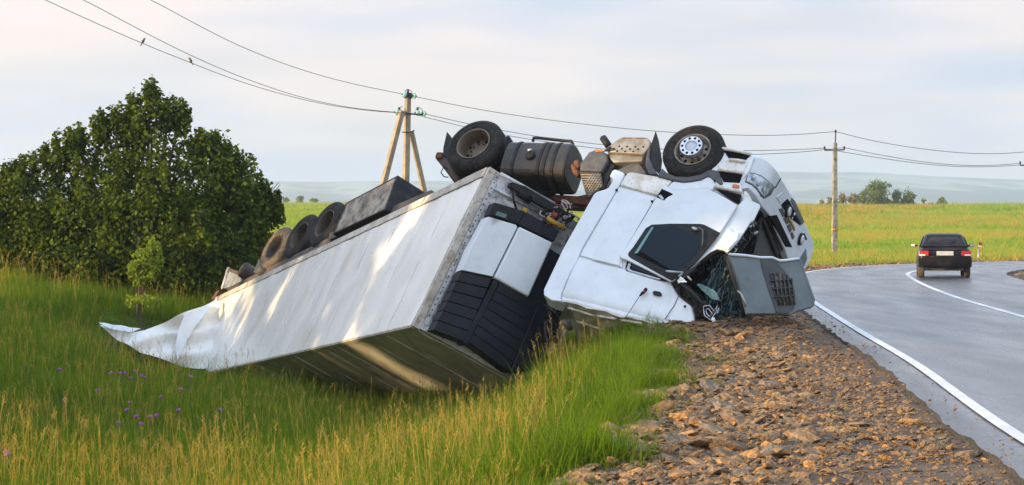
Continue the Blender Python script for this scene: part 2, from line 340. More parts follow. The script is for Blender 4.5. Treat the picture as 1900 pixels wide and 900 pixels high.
xs = np.concatenate([-np.geomspace(3400, 30, 34), np.arange(-29, -14, 1), np.arange(-14, 20, .45), np.arange(20, 40, 1.2), np.geomspace(41, 3400, 34)])
ys = np.concatenate([np.arange(-40, 8, 4), np.arange(8, 60, .5), np.arange(60, 110, 1.0), np.geomspace(112, 3600, 60)])
GX, GY = np.meshgrid(xs, ys); GT = sdist(GX, GY); GZ = H(GX, GY, GT)
def grid_faces(nr, nc):
    i = np.arange(nr*nc).reshape(nr, nc); return np.stack([i[:-1, :-1], i[:-1, 1:], i[1:, 1:], i[1:, :-1]], -1).reshape(-1, 4)
def mat_ground():
    m, t, b = pbsdf('meadow_ground', (.1, .1, .1), .95, 0, .1); l = t.links.new
    g = N(t, 'ShaderNodeNewGeometry'); sp = N(t, 'ShaderNodeSeparateXYZ'); l(g.outputs['Position'], sp.inputs[0])
    def noise(s, d=6, st=(1, 1, 1)):
        mp = N(t, 'ShaderNodeMapping'); mp.inputs['Scale'].default_value = st; l(g.outputs['Position'], mp.inputs[0])
        n = N(t, 'ShaderNodeTexNoise'); n.inputs['Scale'].default_value = s; n.inputs['Detail'].default_value = d; l(mp.outputs[0], n.inputs['Vector']); return n.outputs[0]
    def mr(v, a, b_, c=0, d=1):
        n = N(t, 'ShaderNodeMapRange'); n.inputs[1].default_value = a; n.inputs[2].default_value = b_; n.inputs[3].default_value = c; n.inputs[4].default_value = d; l(v, n.inputs[0]); return n.outputs[0]
    def mix(f, a, b_):
        n = N(t, 'ShaderNodeMix', data_type='RGBA'); l(f, n.inputs[0])
        for i, v in ((6, a), (7, b_)):
            if isinstance(v, tuple): n.inputs[i].default_value = (*v, 1)
            else: l(v, n.inputs[i])
        return n.outputs[2]
    def mul(a, b_):
        n = N(t, 'ShaderNodeMath', operation='MULTIPLY'); l(a, n.inputs[0]); l(b_, n.inputs[1]); return n.outputs[0]
    near = mix(mr(noise(1.6), .4, .62), (.045, .062, .012), (.085, .105, .022))
    fld = mix(mr(noise(.05, 8, (.35, 1, 1)), .40, .60), (.10, .22, .022), (.28, .36, .07))
    fld = mix(mr(noise(.6, 6, (1, .5, 1)), .38, .66, 0, .65), fld, (.115, .15, .026))
    # the dry strip below the far trees and the yellow crop to the left
    mm = N(t, 'ShaderNodeMath', operation='MULTIPLY_ADD'); mm.inputs[1].default_value = -3.1; l(sp.outputs['X'], mm.inputs[0]); l(sp.outputs['Y'], mm.inputs[2])
    strip = mul(mr(mm.outputs[0], 95, 112), mul(mr(sp.outputs['X'], 24, 32), mr(sp.outputs['X'], 92, 82)))
    strip = mul(strip, mr(noise(.06, 5), .25, .38))
    fld = mix(strip, fld, mix(mr(noise(.3), .4, .6), (.46, .26, .09), (.58, .37, .12)))
    fld = mix(mul(mr(sp.outputs['X'], -8, -20), mr(sp.outputs['Y'], 105, 140)), fld, mix(mr(noise(.25), .4, .62), (.40, .33, .07), (.28, .27, .05)))
    dist = mr(sp.outputs['Y'], 84, 100)
    col = mix(dist, near, fld)
    l(col, b.inputs['Base Color'])
    bp = N(t, 'ShaderNodeBump'); bp.inputs['Strength'].default_value = .7; bp.inputs['Distance'].default_value = .35; l(noise(1.3, 8, (1, .6, 1)), bp.inputs['Height']); l(bp.outputs[0], b.inputs['Normal'])
    return m
ground = fast_mesh('ground', np.stack([GX, GY, GZ], -1).reshape(-1, 3), grid_faces(len(ys), len(xs)), mat_ground()); ground['kind'] = 'structure'; ground.data.shade_smooth()

def strip(name, t0, t1, nt_, zf, mat, i0=0, i1=None, wall=0, edge_noise=0, ground_z=False):
    """a band laid along the road's curve between the offsets t0..t1 (left positive)"""
    e, nl = E[i0:i1], NL[i0:i1]; ts = np.linspace(t0, t1, nt_); V = []
    TT = np.array([[t+(edge_noise*mnoise.noise(Vector((i*.35, k*3.1, t0))) if k in (0, nt_-1) else 0) for k, t in enumerate(ts)] for i in range(len(e))])
    Q = e[:, None, :]+nl[:, None, :]*TT[..., None]; HH = H(Q[..., 0], Q[..., 1]) if ground_z else np.zeros(TT.shape)
    V = [(Q[i, k, 0], Q[i, k, 1], HH[i, k]+zf(Q[i, k, 0], Q[i, k, 1], TT[i, k])) for i in range(len(e)) for k in range(nt_)]
    F_ = grid_faces(len(e), nt_).tolist(); V = list(V)
    if wall:
        for k in (0, nt_-1):
            b0 = len(V)
            for i in range(len(e)): x, y, z = V[i*nt_+k]; V.append((x, y, z-wall))
            for i in range(len(e)-1): F_.append((i*nt_+k, (i+1)*nt_+k, b0+i+1, b0+i))
    o = mesh_obj(name, V, F_, mat); bm = bmesh.new(); bm.from_mesh(o.data); bmesh.ops.recalc_face_normals(bm, faces=bm.faces[:]); bm.to_mesh(o.data); bm.free()
    tt_ = o.data.attributes.new('offset', 'FLOAT', 'POINT'); tt_.data.foreach_set('value', np.concatenate([TT.ravel(), np.zeros(len(o.data.vertices)-TT.size)]).astype(np.float32))
    o['kind'] = 'structure'; return o
# finer resample of the curve for the bands
E = catmull(E0, 40); TG = np.gradient(E, axis=0); TG /= np.linalg.norm(TG, axis=1)[:, None]; NL = np.stack([-TG[:, 1], TG[:, 0]], 1)
def mat_asphalt():
    m, t, b = pbsdf('asphalt', (.06, .06, .06), .5, 0, .5); l = t.links.new
    g = N(t, 'ShaderNodeNewGeometry')
    def noise(s, d, st):
        mp = N(t, 'ShaderNodeMapping'); mp.inputs['Scale'].default_value = st; l(g.outputs['Position'], mp.inputs[0])
        n = N(t, 'ShaderNodeTexNoise'); n.inputs['Scale'].default_value = s; n.inputs['Detail'].default_value = d; l(mp.outputs[0], n.inputs['Vector']); return n.outputs[0]
    a = N(t, 'ShaderNodeMapRange'); a.inputs[1].default_value = .36; a.inputs[2].default_value = .64; l(noise(.5, 7, (1.6, .35, 1)), a.inputs[0])
    x = N(t, 'ShaderNodeMix', data_type='RGBA'); x.inputs[6].default_value = (.105, .11, .123, 1); x.inputs[7].default_value = (.165, .17, .185, 1); l(a.outputs[0], x.inputs[0])
    s = N(t, 'ShaderNodeMapRange'); s.inputs[1].default_value = .42; s.inputs[2].default_value = .62; s.inputs[4].default_value = .8; l(noise(26, 4, (1, 1, 1)), s.inputs[0])
    y = N(t, 'ShaderNodeMix', data_type='RGBA'); y.inputs[7].default_value = (.035, .035, .04, 1); l(s.outputs[0], y.inputs[0]); l(x.outputs[2], y.inputs[6]); 
    at_ = N(t, 'ShaderNodeAttribute', attribute_name='offset'); w1 = N(t, 'ShaderNodeMath', operation='MULTIPLY'); w1.inputs[1].default_value = 2*math.pi/1.72; l(at_.outputs['Fac'], w1.inputs[0])
    w2 = N(t, 'ShaderNodeMath', operation='COSINE'); l(w1.outputs[0], w2.inputs[0]); w3 = N(t, 'ShaderNodeMath', operation='MULTIPLY'); l(w2.outputs[0], w3.inputs[0]); l(noise(.35, 4, (1, .3, 1)), w3.inputs[1])
    w4 = N(t, 'ShaderNodeMapRange'); w4.inputs[1].default_value = -.6; w4.inputs[2].default_value = .6; w4.inputs[3].default_value = .72; w4.inputs[4].default_value = 1.25; l(w3.outputs[0], w4.inputs[0])
    w5 = N(t, 'ShaderNodeMapRange'); w5.inputs[1].default_value = .08; w5.inputs[2].default_value = .26; w5.inputs[3].default_value = 1; w5.inputs[4].default_value = .5; l(at_.outputs['Fac'], w5.inputs[0])
    w6 = N(t, 'ShaderNodeMath', operation='MULTIPLY'); l(w4.outputs[0], w6.inputs[0]); l(w5.outputs[0], w6.inputs[1])
    sc2 = N(t, 'ShaderNodeVectorMath', operation='SCALE'); l(y.outputs[2], sc2.inputs[0]); l(w6.outputs[0], sc2.inputs['Scale']); l(sc2.outputs[0], b.inputs['Base Color'])
    r = N(t, 'ShaderNodeMapRange'); r.inputs[1].default_value = .35; r.inputs[2].default_value = .65; r.inputs[3].default_value = .22; r.inputs[4].default_value = .36; l(noise(.8, 6, (1.8, .3, 1)), r.inputs[0]); l(r.outputs[0], b.inputs['Roughness'])
    bp = N(t, 'ShaderNodeBump'); bp.inputs['Strength'].default_value = .5; bp.inputs['Distance'].default_value = .012; l(noise(30, 3, (1, 1, 1)), bp.inputs['Height']); l(bp.outputs[0], b.inputs['Normal'])
    return m
road = strip('road', .40, -6.75, 16, lambda x, y, t: -.003-.04*max(0, (t-.2)/.2)**2*(1 if t > .2 else 0)+.012*mnoise.noise(Vector((x*.5, y*.2, 0))) if t > .25 else 0.0, mat_asphalt(), wall=.16, edge_noise=.05)
strip('edge_line', .065, -.065, 2, lambda x, y, t: .005, M['line'])
strip('centre_line', -3.42, -3.56, 2, lambda x, y, t: .005, M['line'])
M['gravel'] = mat_noise('gravel_bed', (.085, .056, .036), (.17, .108, .062), 1.2, .95, .4, .62, c3=(.055, .040, .028), s3=14, f3=.8, bump=1.0, bscale=22)
strip('gravel_shoulder', 4.5, .26, 14, lambda x, y, t: .03, M['gravel'], 40, 640, edge_noise=.25, ground_z=True)
strip('gravel_verge', -6.6, -9.6, 8, lambda x, y, t: .02+.10*math.sin(min(1, max(0, (-t-6.6)/3))*math.pi), M['gravel'], 40, 640, edge_noise=.2, ground_z=True)

# far hills
hx = np.linspace(-1500, 1500, 150); hy = np.linspace(720, 3300, 90); HX, HYY = np.meshgrid(hx, hy)
ridge = np.interp(HX/HYY*F+CX, [-800, 470, 900, 1400, 1600, 1750, 1900, 2800], [52, 57, 58, 66, 66, 60, 56, 45])
HZ = -14+np.where(HYY < 1500, 22*sstep(HYY, 760, 1500), 22+(ridge-8)*sstep(HYY, 1500, 2650)) + wob(HX, HYY, .006, 5)*3.5*sstep(HYY, 800, 1400)+wob(HX, HYY, .021, 4)*1.2*sstep(HYY, 900, 1500)
HZ = HZ-30*sstep(HYY, 2800, 3300)
HX, HYY, HZ = HX*2, HYY*2, CH+(HZ-CH)*2
hills = fast_mesh('hills', np.stack([HX, HYY, HZ], -1).reshape(-1, 3), grid_faces(90, 150),
    mat_noise('hill_fields', (.05, .065, .03), (.27, .29, .20), (.0055), .95, .46, .54, c3=(.012, .022, .014), s3=.011, f3=1.0, stretch=(1, .55, 1), detail=8)); hills['kind'] = 'structure'; hills.data.shade_smooth()

# ------------------------------------------------------------------ overturned trailer
A, B_, D_, C_ = at(908, 310, 32.2), at(765, 605, 31.3), at(1141, 458, 32.9), at(1003, 737, 32.0)
tb, tu, tr = Vector((-.3955, .9071, -.1439)).normalized(), Vector((-.4293, -.3211, -.8441)).normalized(), Vector((.812, .272, -.5164)).normalized()
RA, RB = at(400, 553, 47.5), at(340, 702, 46.4); RD, RC = RA+tr*2.55, RB+tr*2.55
def T(s, v, w):      # s 0 front..1 rear, v 0 underside..1 roof, w 0 near side..1 far side
    f = A*(1-v)*(1-w)+B_*v*(1-w)+D_*(1-v)*w+C_*v*w; r = RA*(1-v)*(1-w)+RB*v*(1-w)+RD*(1-v)*w+RC*v*w
    return f.lerp(r, s)
trl = empty('semi_trailer', A.lerp(RC, .5), 'long white refrigerated trailer lying overturned in the grassy ditch with wheels on top', 'trailer')
def sheet(name, fn, nu, nv, nrm, th, mat, parent, bulge=0, seed=0):
    """a thin panel over the unit square, fn(u,v) -> point"""
    top = [fn(i/nu, j/nv)+nrm*(bulge*(mnoise.noise(Vector((i*.55+seed*7.3, j*.55, seed*1.7))))) for j in range(nv+1) for i in range(nu+1)]
    n = len(top); bot = [p-nrm*th for p in top]; f = []; w = nu+1
    for j in range(nv):
        for i in range(nu):
            a = j*w+i; f += [(a, a+1, a+w+1, a+w), (a+n+w, a+n+w+1, a+n+1, a+n)]
    for i in range(nu): f += [(i+1, i, i+n, i+n+1), (nv*w+i, nv*w+i+1, nv*w+i+1+n, nv*w+i+n)]
    for j in range(nv): f += [(j*w, (j+1)*w, (j+1)*w+n, j*w+n), ((j+1)*w+nu, j*w+nu, j*w+nu+n, (j+1)*w+nu+n)]
    bm = bmesh.new(); vv = [bm.verts.new(p) for p in top+bot]
    for q in f: bm.faces.new([vv[i] for i in q])
    o = bm_obj(name, bm, mat, parent, smooth=True); auto_smooth(o); return o
nside = -tr; nroof = tu
# inner core so that no light passes through the seams
core = [T(s, v, w)+tr*(.06 if w == 0 else -.06)-tu*(.06 if v else -.06)+tb*(.06 if s == 0 else -.06) for s in (0, 1) for v in (0, 1) for w in (0, 1)]
bm = bmesh.new(); vv = [bm.verts.new(p) for p in core]
for q in [(0,1,3,2), (4,6,7,5), (0,4,5,1), (2,3,7,6), (0,2,6,4), (1,5,7,3)]: bm.faces.new([vv[i] for i in q])
bm_obj('inner_shell', bm, M['rail'], trl)
NP = 13
for i in range(NP):
    s0, s1 = .006+.988*i/NP, .006+.988*(i+1)/NP-.0010
    sheet('side_panel', lambda u, v: T(s0+(s1-s0)*u, .062+.932*v, 0)+nside*.004*math.sin(u*math.pi), 6, 10, nside, .03, M['panel'], trl, .016+.016*(i > 8), i)
for i in range(NP):
    s0, s1 = .006+.988*i/NP, .006+.988*(i+1)/NP-.0022
    sheet('roof_panel', lambda u, v: T(s0+(s1-s0)*u, 1, .035+.93*v), 4, 8, nroof, .03, M['roofpan'], trl, .03, i+40)
for i in range(6):      # the rail along the chassis side, in lengths
    s0, s1 = .004+i/6*.994, (i+1)/6*.994+.002
    sheet('side_rail', lambda u, v: T(s0+(s1-s0)*u, .0+.058*v, 0)+nside*.022, 5, 1, nside, .06, M['rail'], trl, .006, i+80)
sheet('roof_rail', lambda u, v: T(.003+.99*u, .991+.008*v, 0)+nside*.012, 20, 1, nside, .03, M['rail'], trl, .003, 90)
sheet('roof_rail', lambda u, v: T(.003+.99*u, 1, .0+.03*v)+nroof*.014, 20, 1, nroof, .03, M['roofpan'], trl, .003, 91)
for i in range(5):      # ribs of the roof, a little proud
    s = .09+.17*i
    sheet('roof_bow', lambda u, v: T(s+.004*u, 1, .04+.9*v)+nroof*.016, 1, 8, nroof, .02, M['roofpan'], trl, .0, 95+i)
nf = -tb
sheet('front_wall', lambda u, v: T(0, .03+.94*v, .03+.94*u)+nf*.0, 8, 8, nf, .05, M['frontwall'], trl, .006, 30)
sheet('corner_post', lambda u, v: T(0, v, .0+.05*u)+nf*.035, 1, 12, nf, .09, M['rail'], trl, .004, 31)
sheet('corner_strip', lambda u, v: T(0, .02+.96*v, .054+.035*u)+nf*.022, 1, 12, nf, .05, M['frontwall'], trl, .002, 32)
sheet('front_roof_rail', lambda u, v: T(0, .945+.05*v, .052+.94*u)+nf*.05, 12, 1, nf, .09, M['frontwall'], trl, .004, 33)
sheet('front_bottom_rail', lambda u, v: T(0, .0+.05*v, .052+.94*u)+nf*.03, 12, 1, nf, .07, M['galv'], trl, .004, 34)
sheet('rear_wall', lambda u, v: T(1, v, u)+tb*.01, 6, 6, tb, .05, M['frontwall'], trl, .05, 35)
sheet('underside', lambda u, v: T(.004+.99*u, 0, .02+.96*v)+tu*.02-tu*.0, 12, 3, -tu, .04, M['steel_dark'], trl, 0, 36)
# rivets along the front corner strip
rv = []
for i in range(26):
    p = T(0, .03+.035*i, .07)+nf*.024; rv.append(([p, p+nf*.012], .012))
tubes('rivets', rv, M['steel_dark'], trl, 6, 'stuff')
FW = [on_plane]  # front-wall plane
def tf(px, py, off=0): return on_plane(px, py, A+nf*off, nf)
def ts_(px, py, off=0): return on_plane(px, py, A+nside*off, nside)
# refrigeration unit on the front wall
unit = box('refrigeration_unit', frame(tf(925, 540, .10), tr, tu, nf), (-.75, -1.05, -.1), (.78, 1.0, .18), M['unitblack'], trl, .03)
UW = .42
patch('white_cover', [(906, 402), (957, 417), (960, 421), (914, 513), (857, 501), (873, 462)], tf, nf, .30, M['white'], unit, UW, bevel=.03, seg=3)
patch('white_cover', [(964, 420), (1026, 450), (981, 551), (917, 515)], tf, nf, .30, M['white'], unit, UW, bevel=.03, seg=3)
patch('black_trim', [(918, 375), (975, 392), (960, 417), (955, 414), (908, 399), (910, 392)], tf, nf, .26, M['unitblack'], unit, UW-.03, bevel=.03)
patch('black_trim', [(977, 393), (1038, 429), (1028, 448), (964, 417), (962, 415)], tf, nf, .26, M['unitblack'], unit, UW-.03, bevel=.03)
patch('control_panel', [(919, 380), (950, 389), (943, 409), (912, 399)], tf, nf, .03, M['black'], unit, UW+.0, bevel=.008)
patch('display', [(923, 392), (941, 398), (938, 405), (919, 399)], tf, nf, .02, pbsdf('display_glass', (.10, .16, .16), .2)[0], unit, UW+.012, bevel=.004)
# black lower cover in ribs
lo = [(855, 504), (913, 516), (861, 635), (848, 634), (804, 614)]; n = 6
def qlerp(a, b, c, d, u, v): return tuple((a[k]*(1-u)+b[k]*u)*(1-v)+(d[k]*(1-u)+c[k]*u)*v for k in (0, 1))
for i in range(n):
    v0, v1 = i/n, (i+1)/n-.010
    q = lambda u, v: qlerp((855, 504), (913, 516), (861, 635), (804, 613), u, v)
    patch('black_rib', [q(0, v0), q(1, v0), q(1, v1), q(0, v1)], tf, nf, .3, M['unitblack'], unit, UW-.035, bevel=.008)
for i in range(7):
    v0, v1 = i/7, (i+1)/7-.005
    q = lambda u, v: qlerp((928, 524), (1000, 560), (944, 690), (868, 634), u, v)
    patch('black_rib', [q(0, v0), q(1, v0), q(1, v1), q(0, v1)], tf, nf, .3, M['unitblack'], unit, UW-.05, bevel=.005)
patch('corner_bar', [(917, 518), (927, 523), (868, 640), (859, 636)], tf, nf, .3, M['unitblack'], unit, UW-.02, bevel=.02)
patch('side_cover', [(1001, 556), (1042, 590), (1003, 672), (967, 692), (946, 690)], tf, nf, .3, M['unitblack'], unit, UW-.06, bevel=.02)
# clutter along the top of the front wall
def fa(px, py, off): return tf(px, py, off)
tube('rail_beam', [fa(928, 322, .16), fa(1029, 379, .16)], .035, M['galv'], trl, 6)
tube('rail_beam', [fa(917, 350, .12), fa(1008, 398, .12)], .035, M['galv'], trl, 6)
patch('coupling_plate', [(926, 332), (950, 342), (944, 360), (921, 350)], tf, nf, .05, M['frontwall'], trl, .06)
patch('coupling_plate', [(936, 368), (956, 378), (952, 389), (934, 381)], tf, nf, .05, M['frontwall'], trl, .07)
tube('air_cylinder', [fa(962, 356, .22), fa(985, 371, .22)], .085, M['black'], trl, 12)
tube('air_cylinder', [fa(991, 372, .2), fa(1013, 386, .2)], .05, M['frontwall'], trl, 12)
lathe('round_cap', [(0, .03), (.045, .03), (.05, 0), (.05, -.05)], frame(fa(973, 390, .2), tr, tu, nf), M['yellow'], trl, 14)
tube('hose', [fa(955, 340, .15), fa(951, 358, .3), fa(954, 376, .3), fa(960, 392, .15)], .018, M['black'], trl)
hs = []
for i in range(46):
    c = (random.gauss(1034, 13), random.gauss(402, 8)); p = [fa(c[0]+random.uniform(-15, 15), c[1]+random.uniform(-11, 11), .25+random.uniform(-.1, .2)) for _ in range(5)]
    hs.append((chaikin([tuple(q) for q in p], 2, False), .012))
tubes('hoses', hs[:20], M['whitewire'], trl, 5, 'stuff'); tubes('hoses', hs[20:42], M['black'], trl, 5, 'stuff'); tubes('hoses', hs[42:], M['redp'], trl, 5, 'stuff')
patch('rag_cover', [(1008, 390), (1024, 380), (1040, 384), (1052, 398), (1040, 410), (1018, 404)], tf, nf, .05, M['rail'], trl, .12, disp=lambda x, y: .1*mnoise.noise(Vector((x*.15, y*.15, 0))))
box('red_coupling', frame(fa(1029, 399, .5), tr, tu, nf), (-.04, -.04, -.04), (.04, .04, .04), M['redp'], trl, .015)
tube('yellow_bar', [fa(1014, 404, .42), fa(1049, 425, .42)], .04, M['yellow'], trl, 8)
tube('yellow_bar_handle', [fa(1004, 391, .42), fa(1001, 397, .42), fa(1006, 401, .42), fa(1014, 404, .42)], .012, M['galv'], trl, 6)
# tyres and axle gear standing up from the underside
def wheel(parent, c, ax, R, W, m_ty, m_rim, rr=.30, dish=.10, holes=8, hub=None, name='wheel', up=None):
    ax = ax.normalized(); x = (up or Vector((0, 0, 1))).cross(ax).normalized(); y = ax.cross(x); fr = frame(c, x, y, ax)
    w = empty_part(name, c, parent); h = -W
    lathe('tyre', [(rr, h), (rr+.02, h), (R-.10, h-.012), (R-.03, h+.03), (R, h+.07), (R, h/2-.004), (R-.012, h/2), (R, h/2+.004), (R, -.07), (R-.018, -.035), (R-.06, -.004), (R-.09, .004), (R-.10, -.004), (R-.14, .006), (rr+.06, .008), (rr+.025, -.006), (rr, -.012), (rr, h)], fr, m_ty, w, 56, cap=False)
    # shallow tread blocks around the shoulder
    lathe('rim', [(rr+.004, -.008), (rr+.006, .004), (rr-.014, .006), (rr-.03, -.02), (rr-.05, -dish*.5), (rr-.06, -dish), (.13, -dish+.01), (.12, -dish+.03), (0.0, -dish+.04)], fr, m_rim, w, 40, cap=False)
    hl = []
    for k in range(holes):
        a = 2*math.pi*(k+.5)/holes; p = fr @ Vector((math.cos(a)*(rr-.095), math.sin(a)*(rr-.095), -dish+.001)); hl.append(([p, p+ax*.008], .028))
    tubes('hand_holes', hl, M['void'], w, 10, 'stuff')
    nb = []
    for k in range(10):
        a = 2*math.pi*k/10; p = fr @ Vector((math.cos(a)*.155, math.sin(a)*.155, -dish)); nb.append(([p, p+ax*.03], .016))
    if not hub: tubes('wheel_nuts', nb, M['steel_dark'], w, 6, 'stuff')
    if hub:
        lathe('hub_ring', [(.10, hub-.005), (.11, hub), (.185, hub), (.19, hub-.01), (.20, hub-.06), (.155, -dish)], fr, M['chrome'], w, 40, cap=False)
        lathe('hub_cap', [(0, hub-.004), (.09, hub-.008), (.098, hub-.014), (.105, hub-.03)], fr, M['galv'], w, 32)
        nb = []
        for k in range(10):
            a = 2*math.pi*k/10; p = fr @ Vector((math.cos(a)*.148, math.sin(a)*.148, hub-.006)); nb.append(([p, p+ax*.012], .022))
        tubes('wheel_nuts', nb, M['void'], w, 10, 'stuff')
    return w
def empty_part(name, loc, parent):
    o = bpy.data.objects.new(name, None); COL.objects.link(o); o.location = loc; o.empty_display_size = .1
    o.parent = parent; o.matrix_parent_inverse = wmat(parent).inverted(); return o
wax = Vector((-.74, -.46, .50))
for i, (px, py) in enumerate([(602, 414), (555, 436), (508, 458)]):
    c = ts_(px, py, -.22); wheel(trl, c, wax, .575, .36, M['rubber_old'] if i == 2 else M['rubber'], M['rim_dark'], .33, .26, 8)
    c2 = c+tr*.0-wax.normalized()*.0
for px, py in [(494, 474)]:       # thin mudguards between the tyres
    c = ts_(px-12, py+14, -.12); x = tb; pts = []
    y = -tu
    for k in range(9):
        a = math.radians(200+k*14); pts.append(c+x*(.0+.62*math.cos(a)*-.5)+y*(.35+.62*math.sin(a)))
    V = [p+tr*w for p in pts for w in (0, .34)]
    mesh_obj('mudguard', V, [(2*k, 2*k+1, 2*k+3, 2*k+2) for k in range(8)], M['greyplastic'], trl, True).modifiers.new('t', 'SOLIDIFY').thickness = .025
def boxhull(name, near, mapf, depthv, mats, parent, bevel=.01):
    p = [mapf(*q) for q in near]; r = [q+depthv for q in p]; n = len(p)
    o = mesh_obj(name, p+r, [tuple(range(n)), tuple(range(2*n-1, n-1, -1))]+[(i, i+n, (i+1) % n+n, (i+1) % n) for i in range(n)], mats, parent)
    bm = bmesh.new(); bm.from_mesh(o.data); bmesh.ops.recalc_face_normals(bm, faces=bm.faces[:]); bm.to_mesh(o.data); bm.free()
    if bevel: add_bevel(o, bevel)
    return o
tbx = boxhull('tool_box', [(642, 376), (738, 325), (716, 389), (617, 435)], lambda x, y: ts_(x, y, -.18), tr*.72-tu*.0, M['boxdark'], trl, .012)
patch('box_front', [(645, 377), (733, 331), (712, 388), (620, 432)], lambda x, y, o: ts_(x, y, -.18+o), nside, .03, M['wood'], tbx, .012, bevel=.006)
boxhull('frame_beam', [(612, 432), (800, 352), (800, 362), (608, 446)], lambda x, y: ts_(x, y, -.30), tr*.25, M['steel_dark'], trl)
boxhull('frame_beam', [(420, 535), (612, 440), (612, 452), (424, 546)], lambda x, y: ts_(x, y, -.30), tr*.25, M['steel_dark'], trl)
# gear near the rear: drum, bumper plate, bracket
dr_ = ts_(462, 507, -.35); lathe('drum', [(0, -.22), (.17, -.22), (.20, -.18), (.205, 0), (.20, .18), (.17, .22), (0, .22)], frame(dr_, tb, tu, tr), M['rubber_old'], trl, 24)
pl = patch('bumper_plate', [(419, 500), (447, 511), (446, 529), (413, 535)], lambda x, y, o: ts_(x, y, -.3+o), nside, .06, M['galv'], trl, 0)
patch('bumper_cap', [(424, 497), (448, 505), (447, 512), (420, 501)], lambda x, y, o: ts_(x, y, -.3+o), nside, .3, M['steel_dark'], trl, .03)
tube('bumper_tube', [ts_(424, 498, -.28), ts_(413, 535, -.28)], .045, M['rail'], trl, 8)
box('bracket', frame(ts_(402, 549, -.25), tb, tu, tr), (-.2, -.12, -.05), (.15, .12, .2), M['rust'], trl, .01)
tube('lamp_stalk', [ts_(452, 501, -.3), ts_(449, 510, -.3)], .03, M['orange'], trl, 6)
# torn skin at the crushed rear end
def torn(px, py, off=0):
    t = (400-px)/215.0; g = ground_y(px, py); return at(px, py, g)
def ground_y(px, py): return 45.6-2.2*max(0, min(1.3, (400-px)/215.0))-.012*(py-600)
vw = Vector((.1, -.93, .35)).normalized()
def folds(x, y): return .09*math.sin((y-600-.18*(400-x))*.16+1.5*mnoise.noise(Vector((x*.012, y*.02, 2))))+.14*mnoise.noise(Vector((x*.02, y*.05, 0)))
patch('torn_sheet', [(402, 552), (372, 568), (340, 583), (302, 599), (268, 612), (240, 616), (210, 608), (184, 602), (196, 612), (222, 632), (262, 654), (300, 667), (330, 676), (364, 684), (396, 686), (420, 684)], torn, vw, .02, M['panel'], trl, 0, res=9, disp=folds, bevel=0)
patch('torn_flap', [(404, 560), (376, 574), (345, 589), (333, 617), (326, 650), (330, 671), (345, 640), (362, 610)], lambda x, y, o: torn(x, y)+vw*.22, vw, .02, M['white'], trl, 0, res=8, disp=lambda x, y: .06*math.sin(x*.12+y*.06), bevel=0)
patch('torn_edge', [(184, 602), (232, 609), (262, 614), (244, 620), (226, 618), (200, 612)], lambda x, y, o: torn(x, y)+vw*.16, vw, .03, M['white'], trl, 0, res=8, disp=lambda x, y: .03*math.sin(x*.2), bevel=0)

# ------------------------------------------------------------------ overturned tractor unit
f_ = Vector((.868, -.430, -.236)).normalized(); r_ = Vector((.25, .79, -.56)); r_ = (r_-f_*r_.dot(f_)).normalized(); u_ = r_.cross(f_).normalized()
if u_.z > 0: u_ = -u_
n_ = -r_
P0 = at(1290, 600, 29.8)
def S(px, py, off=0): return on_plane(px, py, P0+n_*off, n_)
def solve(px, py, fn, y0=26., y1=42.):
    d = ray(px, py); Ys = np.linspace(y0, y1, 240); prev = None
    for Y in Ys:
        v = fn(CAM+d*Y)
        if prev is not None and prev*v <= 0:
            a, b = Y-(y1-y0)/239, Y
            for _ in range(30):
                m_ = (a+b)/2
                if fn(CAM+d*a)*fn(CAM+d*m_) <= 0: b = m_
                else: a = m_
            return CAM+d*a
        prev = v
    return None
X0 = (S(1404, 352)-P0).dot(f_)
def gfront(a): return .30*max(0, 1-a/.45)**2+.30*max(0, (a-1.95)/.5)**2
def FR(px, py, off=0):
    p = solve(px, py, lambda P: (P-P0).dot(f_)-(X0+off-gfront((P-P0).dot(r_))))
    return p if p is not None else on_plane(px, py, P0+f_*(X0+off), f_)
XD = (S(1369, 381)-P0).dot(f_)
def WG(px, py, off=0):       # wing: leaves the side plane and rounds towards the front
    p = solve(px, py, lambda P: (P-P0).dot(r_)+off-.75*max(0, (P-P0).dot(f_)-XD-.02)**2)
    return p if p is not None else S(px, py, off)
def RF(px, py, off=0): return on_plane(px, py, S(1120, 579)+u_*off, u_)
trk = empty('tractor_unit', P0, 'wrecked white lorry cab lying upside down with front wheels up on the gravel shoulder', 'lorry')
body_poly = [(1041, 560), (1039, 550), (1042, 540), (1057, 504), (1067, 488), (1079, 460), (1147, 345), (1152, 338), (1165, 323), (1173, 321), (1220, 330), (1249, 338), (1271, 340), (1285, 339), (1301, 335), (1312, 330), (1326, 342), (1338, 352), (1366, 381), (1343, 420), (1316, 458), (1289, 489), (1246, 524), (1260, 546), (1273, 557), (1284, 565), (1288, 582), (1289, 600), (1271, 605), (1248, 607), (1229, 602), (1200, 596), (1160, 588), (1120, 578), (1070, 564)]
patch('cab_body', body_poly, S, n_, 2.3, M['white'], trk, -.03, res=60, bevel=.05, seg=3)
patch('side_panel', [(1149, 347), (1216, 366), (1160, 461), (1153, 474), (1155, 496), (1076, 474), (1083, 461)], S, n_, .03, M['white'], trk, .0, bevel=.008)
patch('pressed_panel', [(1172, 363), (1214, 370), (1159, 464), (1151, 478), (1150, 493), (1098, 481), (1112, 455), (1160, 371)], S, n_, .03, M['white'], trk, .022, bevel=.02, seg=3)
